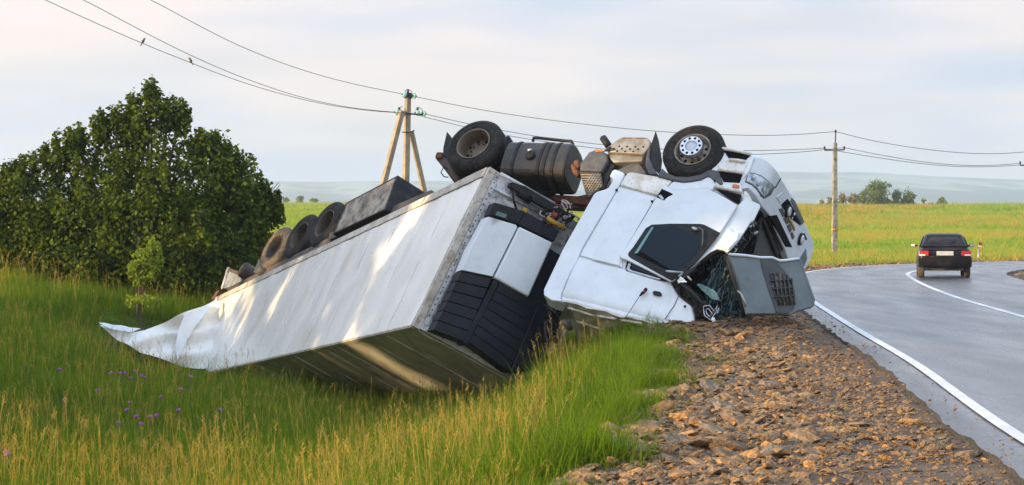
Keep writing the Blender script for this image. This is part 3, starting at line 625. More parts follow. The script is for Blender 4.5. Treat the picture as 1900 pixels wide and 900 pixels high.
patch('sleeper_panel', [(1074, 477), (1154, 499), (1233, 524), (1245, 526), (1260, 546), (1273, 557), (1284, 565), (1288, 582), (1289, 599), (1271, 604), (1248, 606), (1229, 601), (1200, 595), (1160, 587), (1120, 577), (1070, 563), (1042, 559), (1041, 550), (1045, 540), (1059, 505)], S, n_, .05, M['white'], trk, .0, res=10, bevel=.03, seg=3,
      disp=lambda x, y: -.30*max(0, (x-1222)/68)**2*(1 if x > 1222 else 0)+.012*mnoise.noise(Vector((x*.03, y*.03, 0)))-.10*max(0, (y-(560+(x-1070)*.24)+12)/14)**2*(y > 548+(x-1070)*.24))
patch('rear_fairing', [(1136, 317), (1141, 314), (1155, 319), (1159, 323), (1149.5, 343), (1080.5, 459), (1069, 487), (1059, 503), (1042, 543), (1039.5, 551), (1041.5, 559), (1023, 557), (1009, 547), (1009, 537), (1046, 459), (1102, 360), (1107, 356), (1122, 351.5), (1129, 348), (1137, 336), (1136, 330), (1131, 327)], S, n_, .32, M['white'], trk, .012, bevel=.025, seg=3)
patch('sill_panel', [(1151, 343), (1164, 321), (1172, 319), (1220, 327.6), (1247, 335.6), (1236, 348), (1219, 362)], S, n_, .06, M['white_dirty'], trk, .02, bevel=.015)
patch('arch_panel', [(1249, 336), (1271, 338), (1285, 337), (1301, 333), (1313, 327), (1321, 329), (1328, 342), (1322, 354), (1309, 350), (1253, 354), (1238, 347)], S, n_, .06, M['white'], trk, .028, ch=0, bevel=.02)
# door, standing slightly open
n_d = (n_+f_*-.02+u_*.03).normalized(); PD = S(1250, 400)+n_*.085
def DR(px, py, off=0): return on_plane(px, py, PD+n_d*off, n_d)
door = patch('door', [(1232, 343), (1253, 353), (1310, 349), (1321, 354), (1350, 369), (1368, 380.5), (1344, 420), (1335.5, 432), (1316, 459), (1290, 489), (1272, 505), (1256, 516), (1245, 522), (1162, 482), (1153, 479), (1151, 474), (1161, 460)], DR, n_d, .05, M['white'], trk, 0, res=16, bevel=.012, seg=3, disp=lambda x, y: .012*math.sin((x-1200)*.02)*math.sin((y-340)*.03))
patch('window_frame', [(1209, 416.5), (1245, 414.5), (1300, 415), (1307, 416.5), (1336, 431.5), (1316, 458), (1290, 488), (1272, 504), (1256, 513), (1246, 520), (1171, 479), (1165.5, 474.5), (1165.5, 469), (1174, 459), (1198, 423)], DR, n_d, .03, M['black'], door, .014, bevel=.008)
patch('window', [(1212, 420), (1246, 419), (1262, 424), (1298, 440), (1304, 450), (1296, 464), (1280, 482), (1256, 497), (1252, 502), (1180, 472), (1190, 455), (1200, 437)], DR, n_d, .012, M['glass'], door, .018, bevel=.003)
patch('window_seal', [(1209, 421), (1213, 421), (1183, 470), (1177, 470)], DR, n_d, .012, M['tealedge'], door, .023, bevel=.002)
patch('window_seal', [(1180, 463), (1184, 463), (1249, 503), (1243, 503), (1178, 471)], DR, n_d, .012, M['void'], door, .022, bevel=.002)
patch('handle_recess', [(1228, 350), (1247, 358.7), (1251, 363), (1249.6, 367.6), (1244, 372), (1235, 373.8), (1218, 366)], DR, n_d, .02, M['void'], door, .006, bevel=.004)
patch('door_handle', [(1221, 363), (1226, 361), (1232, 368), (1229, 371)], DR, n_d, .02, M['galv'], door, .02, bevel=.003)
tube('handle_bar', [DR(1296, 422, .05), DR(1304, 427, .06), DR(1304, 448, .06), DR(1303, 458, .03)], .014, M['greyplastic'], door, 6)
tube('lock_knob', [DR(1285, 423, .03), DR(1293, 426, .06)], .025, M['galv'], door, 8)
patch('door_gap', [(1163, 485), (1160, 497), (1163, 503), (1233, 521), (1245, 523), (1226, 514), (1172, 487)], S, n_, .02, M['void'], trk, .007, bevel=.003)
patch('window_trim', [(1166, 488), (1171, 489), (1168, 498), (1172, 501), (1226, 517), (1222, 519), (1166, 503), (1162, 499)], S, n_, .02, M['galv'], trk, .016, bevel=.003)
patch('black_window', [(1173, 490), (1178, 490), (1219, 511), (1218, 513), (1177, 500), (1171, 497)], S, n_, .02, M['glass'], trk, .02, bevel=.003)
# front wing and bumper
patch('front_wing', [(1371, 380), (1383, 367), (1409, 379), (1411, 383), (1399, 408), (1393, 411), (1372, 444), (1350, 468), (1342, 464), (1331, 462), (1318, 468), (1292, 489), (1317, 462), (1327, 450), (1340, 429)], WG, (n_+f_*.3).normalized(), .08, M['white'], trk, .05, res=8, bevel=.015, seg=3)
patch('wing_step', [(1351, 421), (1360, 430), (1372, 432), (1368, 445), (1352, 462), (1337, 456), (1330, 455)], WG, (n_+f_*.3).normalized(), .05, M['white'], trk, .075, res=8, bevel=.02, seg=3)
patch('bumper', [(1400, 290), (1411, 291), (1423.6, 297.4), (1434, 307), (1443, 318), (1449.4, 330), (1460, 347), (1470.7, 365), (1487.6, 400.5), (1497, 420), (1509.7, 448.5), (1509.7, 461), (1506, 475), (1499, 492), (1491, 502), (1480, 492), (1462, 480), (1456, 462), (1428, 400), (1413, 383), (1404, 365), (1390, 350), (1377, 352), (1374, 343), (1388, 320), (1392, 305)], FR, f_, .14, M['white'], trk, 0, res=8, bevel=.02, seg=3)
tube('bumper_seam', [FR(1449, 331, .012), FR(1444, 340, .012), FR(1438, 349, .012)], .008, M['void'], trk, 5)
hl = patch('headlight', [(1390, 320.5), (1401, 321), (1414, 326), (1427, 335.6), (1438, 347), (1431, 362), (1419, 369), (1413, 365), (1406, 353.5), (1396, 344), (1383, 338)], FR, f_, .08, M['greyplastic'], trk, .012, res=8, bevel=.008)
patch('lens', [(1391, 322), (1401, 322.5), (1413, 327.5), (1426, 336.6), (1436, 347), (1419, 366), (1414.5, 362), (1407, 351.5), (1397, 341.7), (1386, 337)], FR, f_, .05, M['lens'], hl, .026, res=6, bevel=.006)
for cx, cy, rr_ in [(1398, 331, 5), (1408, 341, 6.5), (1418, 353, 6)]:
    c = FR(cx, cy, .03); lathe('reflector', [(rr_*.0085, .004), (rr_*.0075, .012), (rr_*.004, .018), (0, .02)], frame(c, r_, u_, f_), M['lamp'], hl, 16)
patch('corner_trim', [(1388, 319), (1383, 318), (1375, 335), (1374, 342), (1377, 343), (1382, 338)], FR, f_, .06, M['white'], trk, .012, res=8, bevel=.008)
# recesses, fog lamps and slots in the bumper
patch('fog_recess', [(1461.6, 369), (1466, 374), (1486, 415), (1485.5, 419), (1474, 410), (1466, 405), (1451, 383), (1450, 380)], FR, f_, .04, M['void'], trk, .008, res=8, bevel=.004)
for cx, cy in [(1462, 392), (1486, 444)]:
    c = FR(cx, cy, .02); lathe('fog_light', [(0, .05), (.07, .045), (.082, .03), (.088, .0), (.09, -.04)], frame(c, r_, u_, f_), M['lamp'], trk, 22)
    lathe('fog_light_bezel', [(.086, .02), (.10, .03), (.112, .0), (.112, -.03)], frame(c, r_, u_, f_), M['black'], trk, 22)
for i in range(9):
    cx, cy = 1463+i*1.25, 404+i*2.5; c = FR(cx, cy, .006)
    box('amber_stud', frame(c, r_, u_, f_), (-.055, -.013, -.01), (.055, .013, .02), M['yellow'], trk, .004)
for q in [[(1446, 388), (1452, 386), (1459, 399), (1453, 403)], [(1454, 405), (1460, 402), (1465, 413), (1460, 417)], [(1461, 419), (1466, 416), (1470, 427), (1466, 432)], [(1467, 433), (1471, 430), (1475, 440), (1471, 445)]]:
    patch('bumper_step', q, FR, f_, .05, M['greyplastic'], trk, .012, res=10, bevel=.008)
patch('air_slot', [(1428, 401), (1442, 399), (1470.6, 459), (1458, 458)], FR, f_, .05, M['void'], trk, .01, res=10, bevel=.006)
patch('tow_cover', [(1441, 366), (1451, 357), (1457, 369), (1448, 377)], FR, f_, .02, M['white'], trk, .012, res=10, bevel=.006)
patch('bumper_insert', [(1470, 367), (1475, 372), (1493, 412), (1488, 417), (1468, 373)], FR, f_, .03, M['hood'], trk, .012, res=10, bevel=.006)
patch('bumper_insert', [(1496, 462), (1498, 480), (1490, 500), (1485, 480)], FR, f_, .03, M['hood'], trk, .012, res=10, bevel=.006)
tube('slit', [FR(1492, 434, .012), FR(1496, 444, .012)], .016, M['void'], trk, 6)
# opened radiator bay
patch('radiator_bay', [(1412, 386), (1426, 402), (1457, 463), (1464, 482), (1420, 478), (1350, 471), (1372, 446), (1394, 411)], FR, f_, .3, M['void'], trk, -.16, res=14, bevel=0)
patch('radiator', [(1414, 404), (1426, 414), (1449, 468), (1442, 477), (1395, 474), (1398, 440)], FR, f_, .05, M['radiator'], trk, -.10, res=14, bevel=.006)
tubes('radiator_frame', [([FR(1413, 404, -.07), FR(1443, 477, -.07)], .03), ([FR(1424, 404, -.06), FR(1453, 463, -.06)], .035), ([FR(1396, 470, -.07), FR(1413, 404, -.07)], .022)], M['black'], trk, 6)
gz = []
for i in range(34):
    c = (random.uniform(1358, 1405), 0); c = (c[0], 470-(c[0]-1358)*1.15+random.uniform(-16, 14)); gz.append((chaikin([tuple(FR(c[0]+random.uniform(-9, 9), min(474, c[1]+random.uniform(-12, 12)), -.10+random.uniform(0, .1))) for _ in range(4)], 2, False), random.uniform(.010, .026)))
tubes('engine_hoses', gz[:22], M['black'], trk, 5, 'stuff'); tubes('engine_hoses', gz[22:29], M['galv'], trk, 5, 'stuff'); tubes('engine_hoses', gz[29:], M['greyplastic'], trk, 5, 'stuff')
# hanging front lid with its mesh
H0, H1_, H2 = at(1353, 472, 29.6), at(1482, 480, 30.3), at(1387, 582, 29.15)
nh = (H1_-H0).cross(H2-H0).normalized(); nh = nh if nh.y < 0 else -nh
def HD(px, py, off=0): return on_plane(px, py, H0+nh*off, nh)
lid = patch('hood_lid', [(1353, 472), (1382, 474), (1411, 478), (1433, 478), (1447, 484), (1459, 483), (1482, 480), (1496, 521), (1509.5, 563), (1508, 569), (1477, 578), (1467, 584), (1440, 582), (1387, 582), (1380, 556), (1374, 532), (1364, 500)], HD, nh, .06, M['hood'], trk, 0, res=12, bevel=.012, seg=3, disp=lambda x, y: .03*mnoise.noise(Vector((x*.02, y*.02, 6)))*min(1, max(0, (1408-x)/20)))
patch('lid_insert', [(1411, 480), (1435, 480), (1450, 495), (1469, 519), (1475.5, 541), (1474, 573), (1463, 582), (1441, 580), (1427, 540), (1414, 497)], HD, nh, .03, M['hooddark'], lid, .012, res=16, bevel=.006)
mp_ = [(1427, 509), (1437, 506), (1452, 506), (1463, 514), (1470.6, 526), (1473, 540), (1472, 559), (1462, 566), (1446, 568), (1437, 548)]
patch('mesh_opening', mp_, HD, nh, .02, mat_noise('mesh_backing', (.012, .011, .010), (.16, .12, .09), 9, .7, .48, .66), lid, .016, res=16, bevel=0)
for k in range(5):
    q = lambda t: (1436+k*8.2+t*(11-k*1.2), 506+t*60)
    a, b = q(.02), q(.98); a = (a[0], max(a[1], 506+max(0, k-2)*5)); tube('mesh_bar', [HD(*a, .03), HD(*b, .03)], .014, M['hooddark'], lid, 6)
for k in range(3): tube('mesh_bar', [HD(1430+k*4, 521+k*15, .03), HD(1470+k*1.5, 519+k*15, .03)], .012, M['hooddark'], lid, 6)
tube('lid_edge', [HD(1353, 472, .012), HD(1382, 474, .012), HD(1411, 478, .012), HD(1433, 478, .012), HD(1447, 484, .012), HD(1459, 483, .012), HD(1482, 480, .012)], .022, M['white'], lid, 8)
patch('lid_corner', [(1482, 480), (1486, 479), (1513, 556), (1511, 567), (1508, 569), (1509.5, 563), (1496, 521)], HD, nh, .10, M['hood'], lid, .0, res=16, bevel=.01)
tube('lid_strut', [HD(1369, 540, .0), HD(1375, 545, .06), HD(1382, 560, .05), HD(1384, 568, 0)], .014, M['galv'], lid, 6)
# smashed windscreen
patch('windscreen_hole', [(1244, 525), (1290, 490), (1318, 469), (1331, 463), (1343, 465), (1352, 472), (1364, 502), (1376, 540), (1388, 582), (1384, 592), (1330, 600), (1291, 601), (1284, 565), (1259, 546)], lambda x, y, o: S(x, y, -.34+.0*o), n_, .4, M['void'], trk, 0, res=40, bevel=0)
ws = lambda x, y, o=0: S(x, y, -.20+o)
crm = lambda x, y: .10*mnoise.noise(Vector((x*.05, y*.05, 5)))+.05*mnoise.noise(Vector((x*.16, y*.13, 9)))
patch('windscreen', [(1303, 492), (1312, 480), (1330, 470), (1343, 467), (1352, 480), (1360, 505), (1370, 535), (1377, 560), (1380, 588), (1348, 596), (1328, 590), (1312, 560), (1300, 530), (1318, 505)], ws, n_, .01, M['glass_teal'], trk, 0, res=7, bevel=0, disp=crm, smooth=False)
patch('glass_shard', [(1291, 531), (1310, 530), (1326, 540), (1338, 560), (1322, 556), (1308, 541)], ws, n_, .01, M['tealedge'], trk, .1, res=7, bevel=0, disp=crm, smooth=False)
ck = []
for i in range(26):
    x, y = random.uniform(1312, 1362), random.uniform(475, 575); L_ = random.uniform(12, 45); a = math.radians(random.gauss(108, 9))
    p = [(x+math.cos(a)*L_*k/6+random.uniform(-1.6, 1.6), y+math.sin(a)*L_*k/6) for k in range(7)]
    p = [q for q in p if q[1] < 588 and 1306+(q[1]-470)*.02 < q[0] < 1350+(q[1]-470)*.27]
    if len(p) > 2: ck.append(([ws(*q)+n_*(crm(*q)+.015) for q in p], random.uniform(.002, .0045)))
tubes('cracks', ck, M['crack'], trk, 4, 'stuff')
cb = lambda x, y: .10*mnoise.noise(Vector((x*.09, y*.09, 4)))+.05*mnoise.noise(Vector((x*.25, y*.25, 8)))
patch('torn_seal', [(1244, 523), (1252, 518), (1266, 522), (1281, 531), (1297, 546), (1312, 560), (1327, 580), (1331, 594), (1320, 596), (1306, 588), (1291, 584), (1283, 566), (1271, 557), (1258, 546)], S, n_, .08, M['black'], trk, .02, res=6, bevel=0, disp=cb, smooth=False)
patch('torn_seal', [(1262, 516), (1290, 496), (1304, 488), (1306, 500), (1296, 520), (1288, 532)], S, n_, .05, M['void'], trk, -.06, res=6, bevel=0, disp=cb, smooth=False)
tube('windscreen_seal', [S(1256, 520, .12), S(1277, 536, .10), S(1297, 556, .08), S(1316, 578, .02)], .028, M['black'], trk, 8)
tube('windscreen_seal', [S(1345, 468, -.05), S(1353, 490, -.1), S(1362, 520, -.1), S(1372, 550, -.12), S(1381, 584, -.14)], .04, M['black'], trk, 8)
tube('windscreen_seal', [S(1303, 489, -.02), S(1320, 472, -.02), S(1334, 465, -.02), S(1346, 467, -.02)], .045, M['black'], trk, 8)
patch('mirror_arm', [(1252, 512), (1268, 505), (1292, 492), (1290, 500), (1275, 512), (1270, 518), (1257, 521)], S, n_, .1, M['black'], trk, .12, bevel=.02)
tube('wiper_arm', [S(1236, 503, .12), S(1244, 504, .14), S(1268, 506, .14)], .018, M['galv'], trk, 6)
patch('torn_paper', [(1257, 520), (1263, 512), (1268, 517), (1275, 523), (1258, 525)], S, n_, .01, M['white'], trk, .2, res=5, bevel=0, disp=lambda x, y: .04*mnoise.noise(Vector((x*.3, y*.3, 0))))
tube('torn_paper', [S(1259, 513, .2), S(1266, 508, .2)], .02, M['tealedge'], trk, 5)
tube('torn_paper', [S(1276, 513, .16), S(1283, 520, .16)], .016, M['whitewire'], trk, 5)
# chrome diamond emblem hanging by the windscreen
em = empty_part('emblem', S(1320, 580, .12), trk)
def EM(x, y): return S(x, y, .12)
tube('diamond_outline', [EM(1305, 571), EM(1306, 568), EM(1317, 567), EM(1325, 578), EM(1331, 566), EM(1329, 579), EM(1318, 594), EM(1307, 585), EM(1305, 571)], .007, M['chrome'], em, 6)
tube('diamond_outline', [EM(1310, 574), EM(1315, 573), EM(1322, 582), EM(1317, 588), EM(1311, 582), EM(1310, 574)], .006, M['chrome'], em, 6)
tube('diamond_outline', [EM(1334, 571), EM(1331, 583)], .007, M['chrome'], em, 6)
tube('emblem_pin', [EM(1323, 591), EM(1325, 598)], .03, M['white'], em, 8)
# small things on the cab side
patch('side_marker', [(1211, 541), (1214, 539), (1225, 541), (1228, 545), (1226, 549), (1214, 547), (1211, 544)], S, n_, .02, M['black'], trk, .035, bevel=.006)
an = empty_part('antenna', S(1197, 537, .03), trk)
tube('antenna_base', [S(1199, 536, .05), S(1196, 540, .06)], .028, M['black'], an, 8); tube('antenna_joint', [S(1196, 540, .06), S(1193, 544, .07)], .024, M['redp'], an, 8)
tube('antenna_foot', [S(1193, 543, .07), S(1187, 549, .08)], [.03, .012], M['black'], an, 8); tube('antenna_rod', [S(1187, 549, .08), S(1161, 589, .10)], .005, M['black'], an, 5)
for x, y in [(1144, 353), (1210, 374), (1271, 569)]: lathe('bolt', [(0, .02), (.02, .015), (.022, 0)], frame(S(x, y, .02), f_, u_, n_), M['void'], trk, 8)
tube('panel_seam', [S(1260, 548, -.03), S(1250, 568, -.02), S(1234, 592, .01)], .006, M['greyplastic'], trk, 5)
# roof skin, crumpled, under the cab
patch('roof_panel', [(1043, 560), (1070, 565), (1120, 579), (1160, 589), (1214, 601), (1190, 607), (1160, 608), (1140, 615), (1126, 616), (1112, 640), (1100, 640), (1076, 606), (1049, 566)], RF, u_, .03, M['roofpan'], trk, .03, res=8, bevel=0, disp=lambda x, y: .05*mnoise.noise(Vector((x*.05, y*.08, 3))))
for a, b in [((1054, 571), (1106, 587)), ((1070, 596), (1122, 613)), ((1108, 586), (1145, 592)), ((1152, 594), (1195, 601))]:
    p = [RF(a[0]+(b[0]-a[0])*k/5, a[1]+(b[1]-a[1])*k/5, .05+.02*math.sin(k*2)) for k in range(6)]; tube('roof_rib', p, .022, M['white_dirty'], trk, 6)
patch('roof_step', [(1048, 567), (1056, 581), (1062, 591), (1036, 594), (1040, 585), (1045, 577)], RF, u_, .05, M['galv'], trk, .06, res=8, bevel=.01)
tube('roof_stay', [RF(1044, 594, .05), RF(1058, 609, .02)], .05, M['rail'], trk, 6)
# entry steps behind the bumper
stp = patch('step_panel', [(1340, 272), (1351, 273), (1378, 278.7), (1394, 287.6), (1401, 291), (1398, 296), (1390, 318), (1376, 333), (1374, 343), (1377, 352), (1376, 362), (1326, 344), (1331, 318), (1314, 313), (1324, 300)], S, n_, .35, M['white'], trk, .03, res=16, bevel=.02, seg=3)
for q in ([(1341, 277), (1376, 279.6), (1393, 287.6), (1382, 298), (1353, 294.7)], [(1333, 318), (1378, 323), (1372.4, 339), (1342, 337)], [(1325, 349), (1375, 361), (1372.4, 379), (1368, 378)]):
    stq = patch('step_recess', q, S, n_, .02, M['void'], stp, .042, bevel=.008)
for (a, b) in [((1340, 275.5), (1394, 286)), ((1353, 296.5), (1382, 300)), ((1332, 315), (1379, 321)), ((1326, 346), (1376, 357))]:
    tube('step_lip', [S(*a, .055), S((a[0]+b[0])/2, (a[1]+b[1])/2-.8, .06), S(*b, .055)], .028, M['white_dirty'], stp, 8)
patch('step_dish', [(1342, 297), (1354, 297), (1382, 301), (1389, 300), (1380, 320), (1334, 313), (1330, 305)], S, n_, .02, M['white_dirty'], stp, .04, bevel=.01)
patch('indicator', [(1360, 341), (1371.6, 342.7), (1370.7, 348), (1358, 346)], S, n_, .03, M['orange'], stp, .06, bevel=.006)
lathe('step_plug', [(0, .02), (.035, .018), (.042, 0)], frame(S(1325, 302, .05), f_, u_, n_), M['black'], stp, 14)
patch('wheel_arch', [(1228, 311), (1237, 319.6), (1253, 326.7), (1276, 327.6), (1300, 323), (1316, 314), (1331, 316), (1337, 326), (1342, 341), (1336, 343), (1326, 334), (1314, 327), (1300, 334), (1278, 337), (1266, 338), (1219, 327)], S, n_, .5, M['greyplastic'], trk, .05, bevel=.02)
# chassis frame of reference
fc = Vector((.9, -.43, -.04)).normalized(); rc = Vector((.34, .76, -.55)); rc = (rc-fc*rc.dot(fc)).normalized(); uc = rc.cross(fc).normalized(); uc = uc if uc.z < 0 else -uc; nc = -rc
PW = S(1285, 277, .06)
def CS(px, py, off=0): return on_plane(px, py, PW+nc*off, nc)
wheel(trk, PW, nc+Vector((0, -.05, .02)), .525, .31, M['rubber'], M['rim'], .30, .10, 10, hub=.105, name='front_wheel')
RW = CS(878, 266, -.1)
wheel(trk, RW, nc+Vector((-.10, -.02, .06)), .535, .31, M['rubber'], M['rim_mid'], .31, .25, 8, name='rear_wheel')
wheel(trk, RW+rc*.36, nc+Vector((-.10, -.02, .06)), .535, .31, M['rubber'], M['rim_dark'], .30, .05, 8, name='rear_wheel')
patch('mud_flap', [(1216.4, 242.4), (1221.8, 260), (1228, 297.6), (1226, 313.6), (1221, 321.6), (1213, 311.8), (1205.8, 292), (1206.7, 271)], CS, nc, .03, M['black'], trk, -.06, bevel=.008)
patch('rear_mudguard', [(1207, 272), (1205, 292), (1211, 310), (1221, 323), (1203, 322), (1197, 306.4), (1197.8, 292), (1202, 278)], CS, nc, .4, M['greyplastic'], trk, -.03, bevel=.02)
sh = patch('heat_shield', [(1125.8, 282), (1126.7, 272.7), (1138, 263.8), (1149, 255.8), (1158, 253), (1200, 254), (1207.6, 262), (1206.7, 271), (1195, 286)], CS, nc, .5, M['shield'], trk, -.10, bevel=.03, seg=3)
for (x, y) in [(1130, 280), (1139, 276), (1149, 271.5), (1145, 280.5), (1154, 276.3), (1163.6, 272), (1160, 281), (1169, 276.8), (1178.6, 272.3), (1175, 281.2), (1184, 277), (1193.6, 272.6)]:
    lathe('vent_hole', [(0, .004), (.016, .004), (.017, -.004)], frame(CS(x, y, -.099), fc, uc, nc), M['void'], sh, 10)
for x0, x1 in [(1153, 1172), (1179, 1198)]: patch('vent_slot', [(x0, 255.5), (x1, 255.8), (x1, 257.2), (x0, 257)], CS, nc, .01, M['rust'], sh, -.097, bevel=.002)
patch('muffler', [(1126, 284), (1195, 287), (1192, 299), (1138, 301), (1131, 293)], CS, nc, .5, M['shield'], trk, -.17, bevel=.04, seg=3)
patch('exhaust_box', [(1130, 299), (1194, 297), (1206, 322), (1150, 325), (1126, 312)], CS, nc, .4, M['steel_dark'], trk, -.3, bevel=.03)
patch('rear_bracket', [(1119, 318), (1147, 314), (1164, 306), (1183, 299), (1190, 306), (1200, 322), (1160, 322), (1146, 345), (1120, 350)], CS, nc, .2, M['greyplastic'], trk, -.24, bevel=.02)
tube('exhaust_pipe', [CS(1130, 272, -.3), CS(1124, 263, -.3), CS(1119, 256, -.3)], .062, M['black'], trk, 14)
patch('battery_box', [(1075, 316), (1076, 303), (1092, 281.6), (1103.6, 277), (1116, 279), (1126, 284), (1128, 298), (1116, 318.5)], CS, nc, .55, M['greyplastic'], trk, -.12, bevel=.04, seg=3)
patch('battery_box_side', [(1116, 318), (1128, 297), (1142, 306), (1130, 330), (1120, 352)], CS, nc, .4, M['black'], trk, -.2, bevel=.02)
stq = patch('step_plate', [(1075, 318), (1115, 320.5), (1119, 346), (1092, 367), (1087, 361)], CS, nc, .35, M['steel_dark'], trk, -.14, bevel=.015)
tr_l = []
for k in range(16):
    a = (1070+k*5.0, 368); b = (a[0]+33, 318); pts = []
    for j in range(25):
        x, y = a[0]+(b[0]-a[0])*j/24, a[1]+(b[1]-a[1])*j/24
        lx = 1075+(y-318)*.29; rx = 1115+(y-320)*.13
        if lx+1 < x < rx-1 and y > 320+(x-1075)*.03 and y < 366-(x-1090)*.78: pts.append((x, y))
    if len(pts) > 2: tr_l.append(([CS(*pts[0], -.135), CS(*pts[-1], -.135)], .013))
for k in range(10):
    y = 324+k*4.5; lx = 1076+(y-318)*.29; rx = min(1114+(y-320)*.13, 1090+(366-y)/.78)
    if rx-lx > 4: tr_l.append(([CS(lx, y, -.135), CS(rx, y+1, -.135)], .009))
tubes('tread_grid', tr_l, M['mesh_tan'], stq, 5)
patch('reflector', [(1104, 276.5), (1117, 277), (1117.5, 281), (1104, 281)], CS, nc, .06, M['orange'], trk, -.10, bevel=.008)
for (x, y) in [(1072, 305), (1065, 312), (1070, 320)]: tube('rusty_bracket', [CS(x-4, y-4, -.2), CS(x+4, y+6, -.2)], .05, M['rust'], trk, 8)
# fuel tank: a chamfered prism along the frame, with straps, cap and top bar
ft = empty_part('fuel_tank', CS(1012, 312, -.4), trk)
tc_ = CS(1006, 310, -.42); sx = .56; sec = chaikin([(-.36, -.22), (-.22, -.36), (.24, -.36), (.38, -.2), (.38, .26), (.26, .38), (-.24, .38), (-.36, .24)], 1)
def prism(name, c, x0, x1, sec, mat, parent, grow=0, bevel=.012):
    p0 = [c+fc*x0+rc*(a*(1+grow))+uc*(b*(1+grow)) for a, b in sec]; p1 = [c+fc*x1+rc*(a*(1+grow))+uc*(b*(1+grow)) for a, b in sec]; n = len(sec)
    o = mesh_obj(name, p0+p1, [tuple(range(n)), tuple(range(2*n-1, n-1, -1))]+[(i, i+n, (i+1) % n+n, (i+1) % n) for i in range(n)], mat, parent)
    bm = bmesh.new(); bm.from_mesh(o.data); bmesh.ops.recalc_face_normals(bm, faces=bm.faces[:]); bm.to_mesh(o.data); bm.free()
    add_bevel(o, bevel); return o
prism('tank_body', tc_, -.60, .60, sec, M['tank'], ft, 0, .035)
for x in (-.38, .10, .20, .36): prism('tank_strap', tc_, x-.03, x+.03, sec, M['black'], ft, .035, .006)
lathe('tank_cap', [(0, .06), (.07, .055), (.085, .03), (.09, 0)], frame(tc_+nc*.36+uc*.03+fc*-.08, fc, uc, nc), M['black'], ft, 20)
tube('cap_catch', [tc_+nc*.42+uc*-.05+fc*-.13, tc_+nc*.42+uc*-.06+fc*-.06], .022, M['galv'], ft, 6)
tube('top_bar', [CS(989, 262, -.45), CS(990, 256, -.45), CS(1000, 256, -.45), CS(1048, 261.5, -.45), CS(1060, 262, -.45), CS(1063, 268, -.45)], .028, M['black'], ft, 8)
# rear mudguards and frame rails
patch('rear_mudguard', [(936, 252), (944, 250), (954, 266), (942, 290), (938, 305), (955, 340), (930, 325), (905, 312), (928, 290)], CS, nc, .5, M['black'], trk, -.45, bevel=.04, seg=3)
patch('mud_flap', [(829, 244), (836, 252), (842, 262), (834, 290), (832, 322), (822, 300), (822, 275)], CS, nc, .03, M['black'], trk, -.5, bevel=.008)
tube('frame_end', [CS(816, 291, -.5), CS(834, 314, -.5), CS(850, 336, -.5), CS(868, 352, -.6)], .075, M['steel_dark'], trk, 8)
box('rusty_hook', frame(CS(817, 292, -.45), fc, uc, nc), (-.07, -.07, -.07), (.06, .05, .07), M['rust'], trk, .02)
tube('cable', [CS(834, 312, -.45), CS(822, 312, -.4), CS(818, 320, -.4), CS(824, 328, -.4), CS(832, 329, -.45)], .010, M['black'], trk, 6)
patch('frame_rail', [(880, 318), (950, 330), (1050, 368), (1130, 352), (1150, 330), (1160, 345), (1120, 388), (1050, 384), (940, 346), (880, 330)], CS, nc, .12, M['steel_dark'], trk, -.85, bevel=.01)
patch('cross_member', [(1020, 360), (1100, 366), (1095, 380), (1030, 372)], CS, nc, .1, M['rust'], trk, -.75, bevel=.01)
patch('frame_rail', [(948, 338), (975, 345), (1068, 402), (1060, 412), (1010, 385), (944, 346)], lambda x, y, o: tf(x, y, .30+o), nf, .1, M['black'], trk, 0, bevel=.01)
patch('cab_back_wall', [(1052, 452), (1092, 380), (1130, 395), (1120, 470), (1080, 560), (1030, 570), (1012, 548)], lambda x, y, o: S(x, y, -.5), n_, .4, M['black'], trk, 0, bevel=.02)
bh = []
for i in range(16):
    c = (random.uniform(1018, 1055), 0); c = (c[0], 640-(c[0]-1015)*4.4+random.uniform(-20, 20)); bh.append((chaikin([tuple(S(c[0]+random.uniform(-12, 12), c[1]+random.uniform(-25, 25), -.3+random.uniform(-.1, .1))) for _ in range(4)], 2, False), random.uniform(.012, .03)))
tubes('cab_hoses', bh, M['black'], trk, 5, 'stuff')

# ------------------------------------------------------------------ the car driving away
cx_, cy_ = (1753.5-CX)*61/F, 61.0
car = empty('car', (cx_, cy_, .0), 'dark hatchback sedan with a boot spoiler driving away on the wet road', 'car')
car.rotation_euler.z = math.radians(-10.5)
CM = Matrix.LocRotScale(car.location, car.rotation_euler, None)
def cp(x, y, z): return CM @ Vector((x, y, z))
def loft(name, secs, mat, parent, closed=True, cap=True, smooth=True):
    n = len(secs[0]); V = [cp(*p) for s in secs for p in s]; Fc = []
    for i in range(len(secs)-1):
        for k in range(n if closed else n-1): a, b = i*n+k, i*n+(k+1) % n; Fc.append((a, b, b+n, a+n))
    if cap: Fc += [tuple(range(n))[::-1], tuple(range((len(secs)-1)*n, len(secs)*n))]
    bm = bmesh.new(); vv = [bm.verts.new(v) for v in V]
    for q in Fc: bm.faces.new([vv[i] for i in q])
    o = bm_obj(name, bm, mat, parent, smooth=smooth)
    if smooth: auto_smooth(o, 50)
    return o
def csec(y, w, z0, z1, sh=.75):     # half-width w, underside z0, top z1
    p = [(-.90*w, z0), (-.985*w, z0+.10), (-w, (z0+z1)/2-.02), (-.965*w, z1-.12), (-.90*w, z1-.02), (-.55*w, z1)]
    return [(x, y, z) for x, z in p]+[(-x, y, z) for x, z in reversed(p)]
loft('body', [csec(.02, .74, .44, .78), csec(.10, .80, .40, .90), csec(.35, .82, .34, .955), csec(.75, .825, .30, .965), csec(2.3, .83, .18, .93), csec(3.2, .82, .2, .90), csec(3.85, .78, .22, .80), csec(4.05, .70, .32, .66)], M['carpaint'], car)
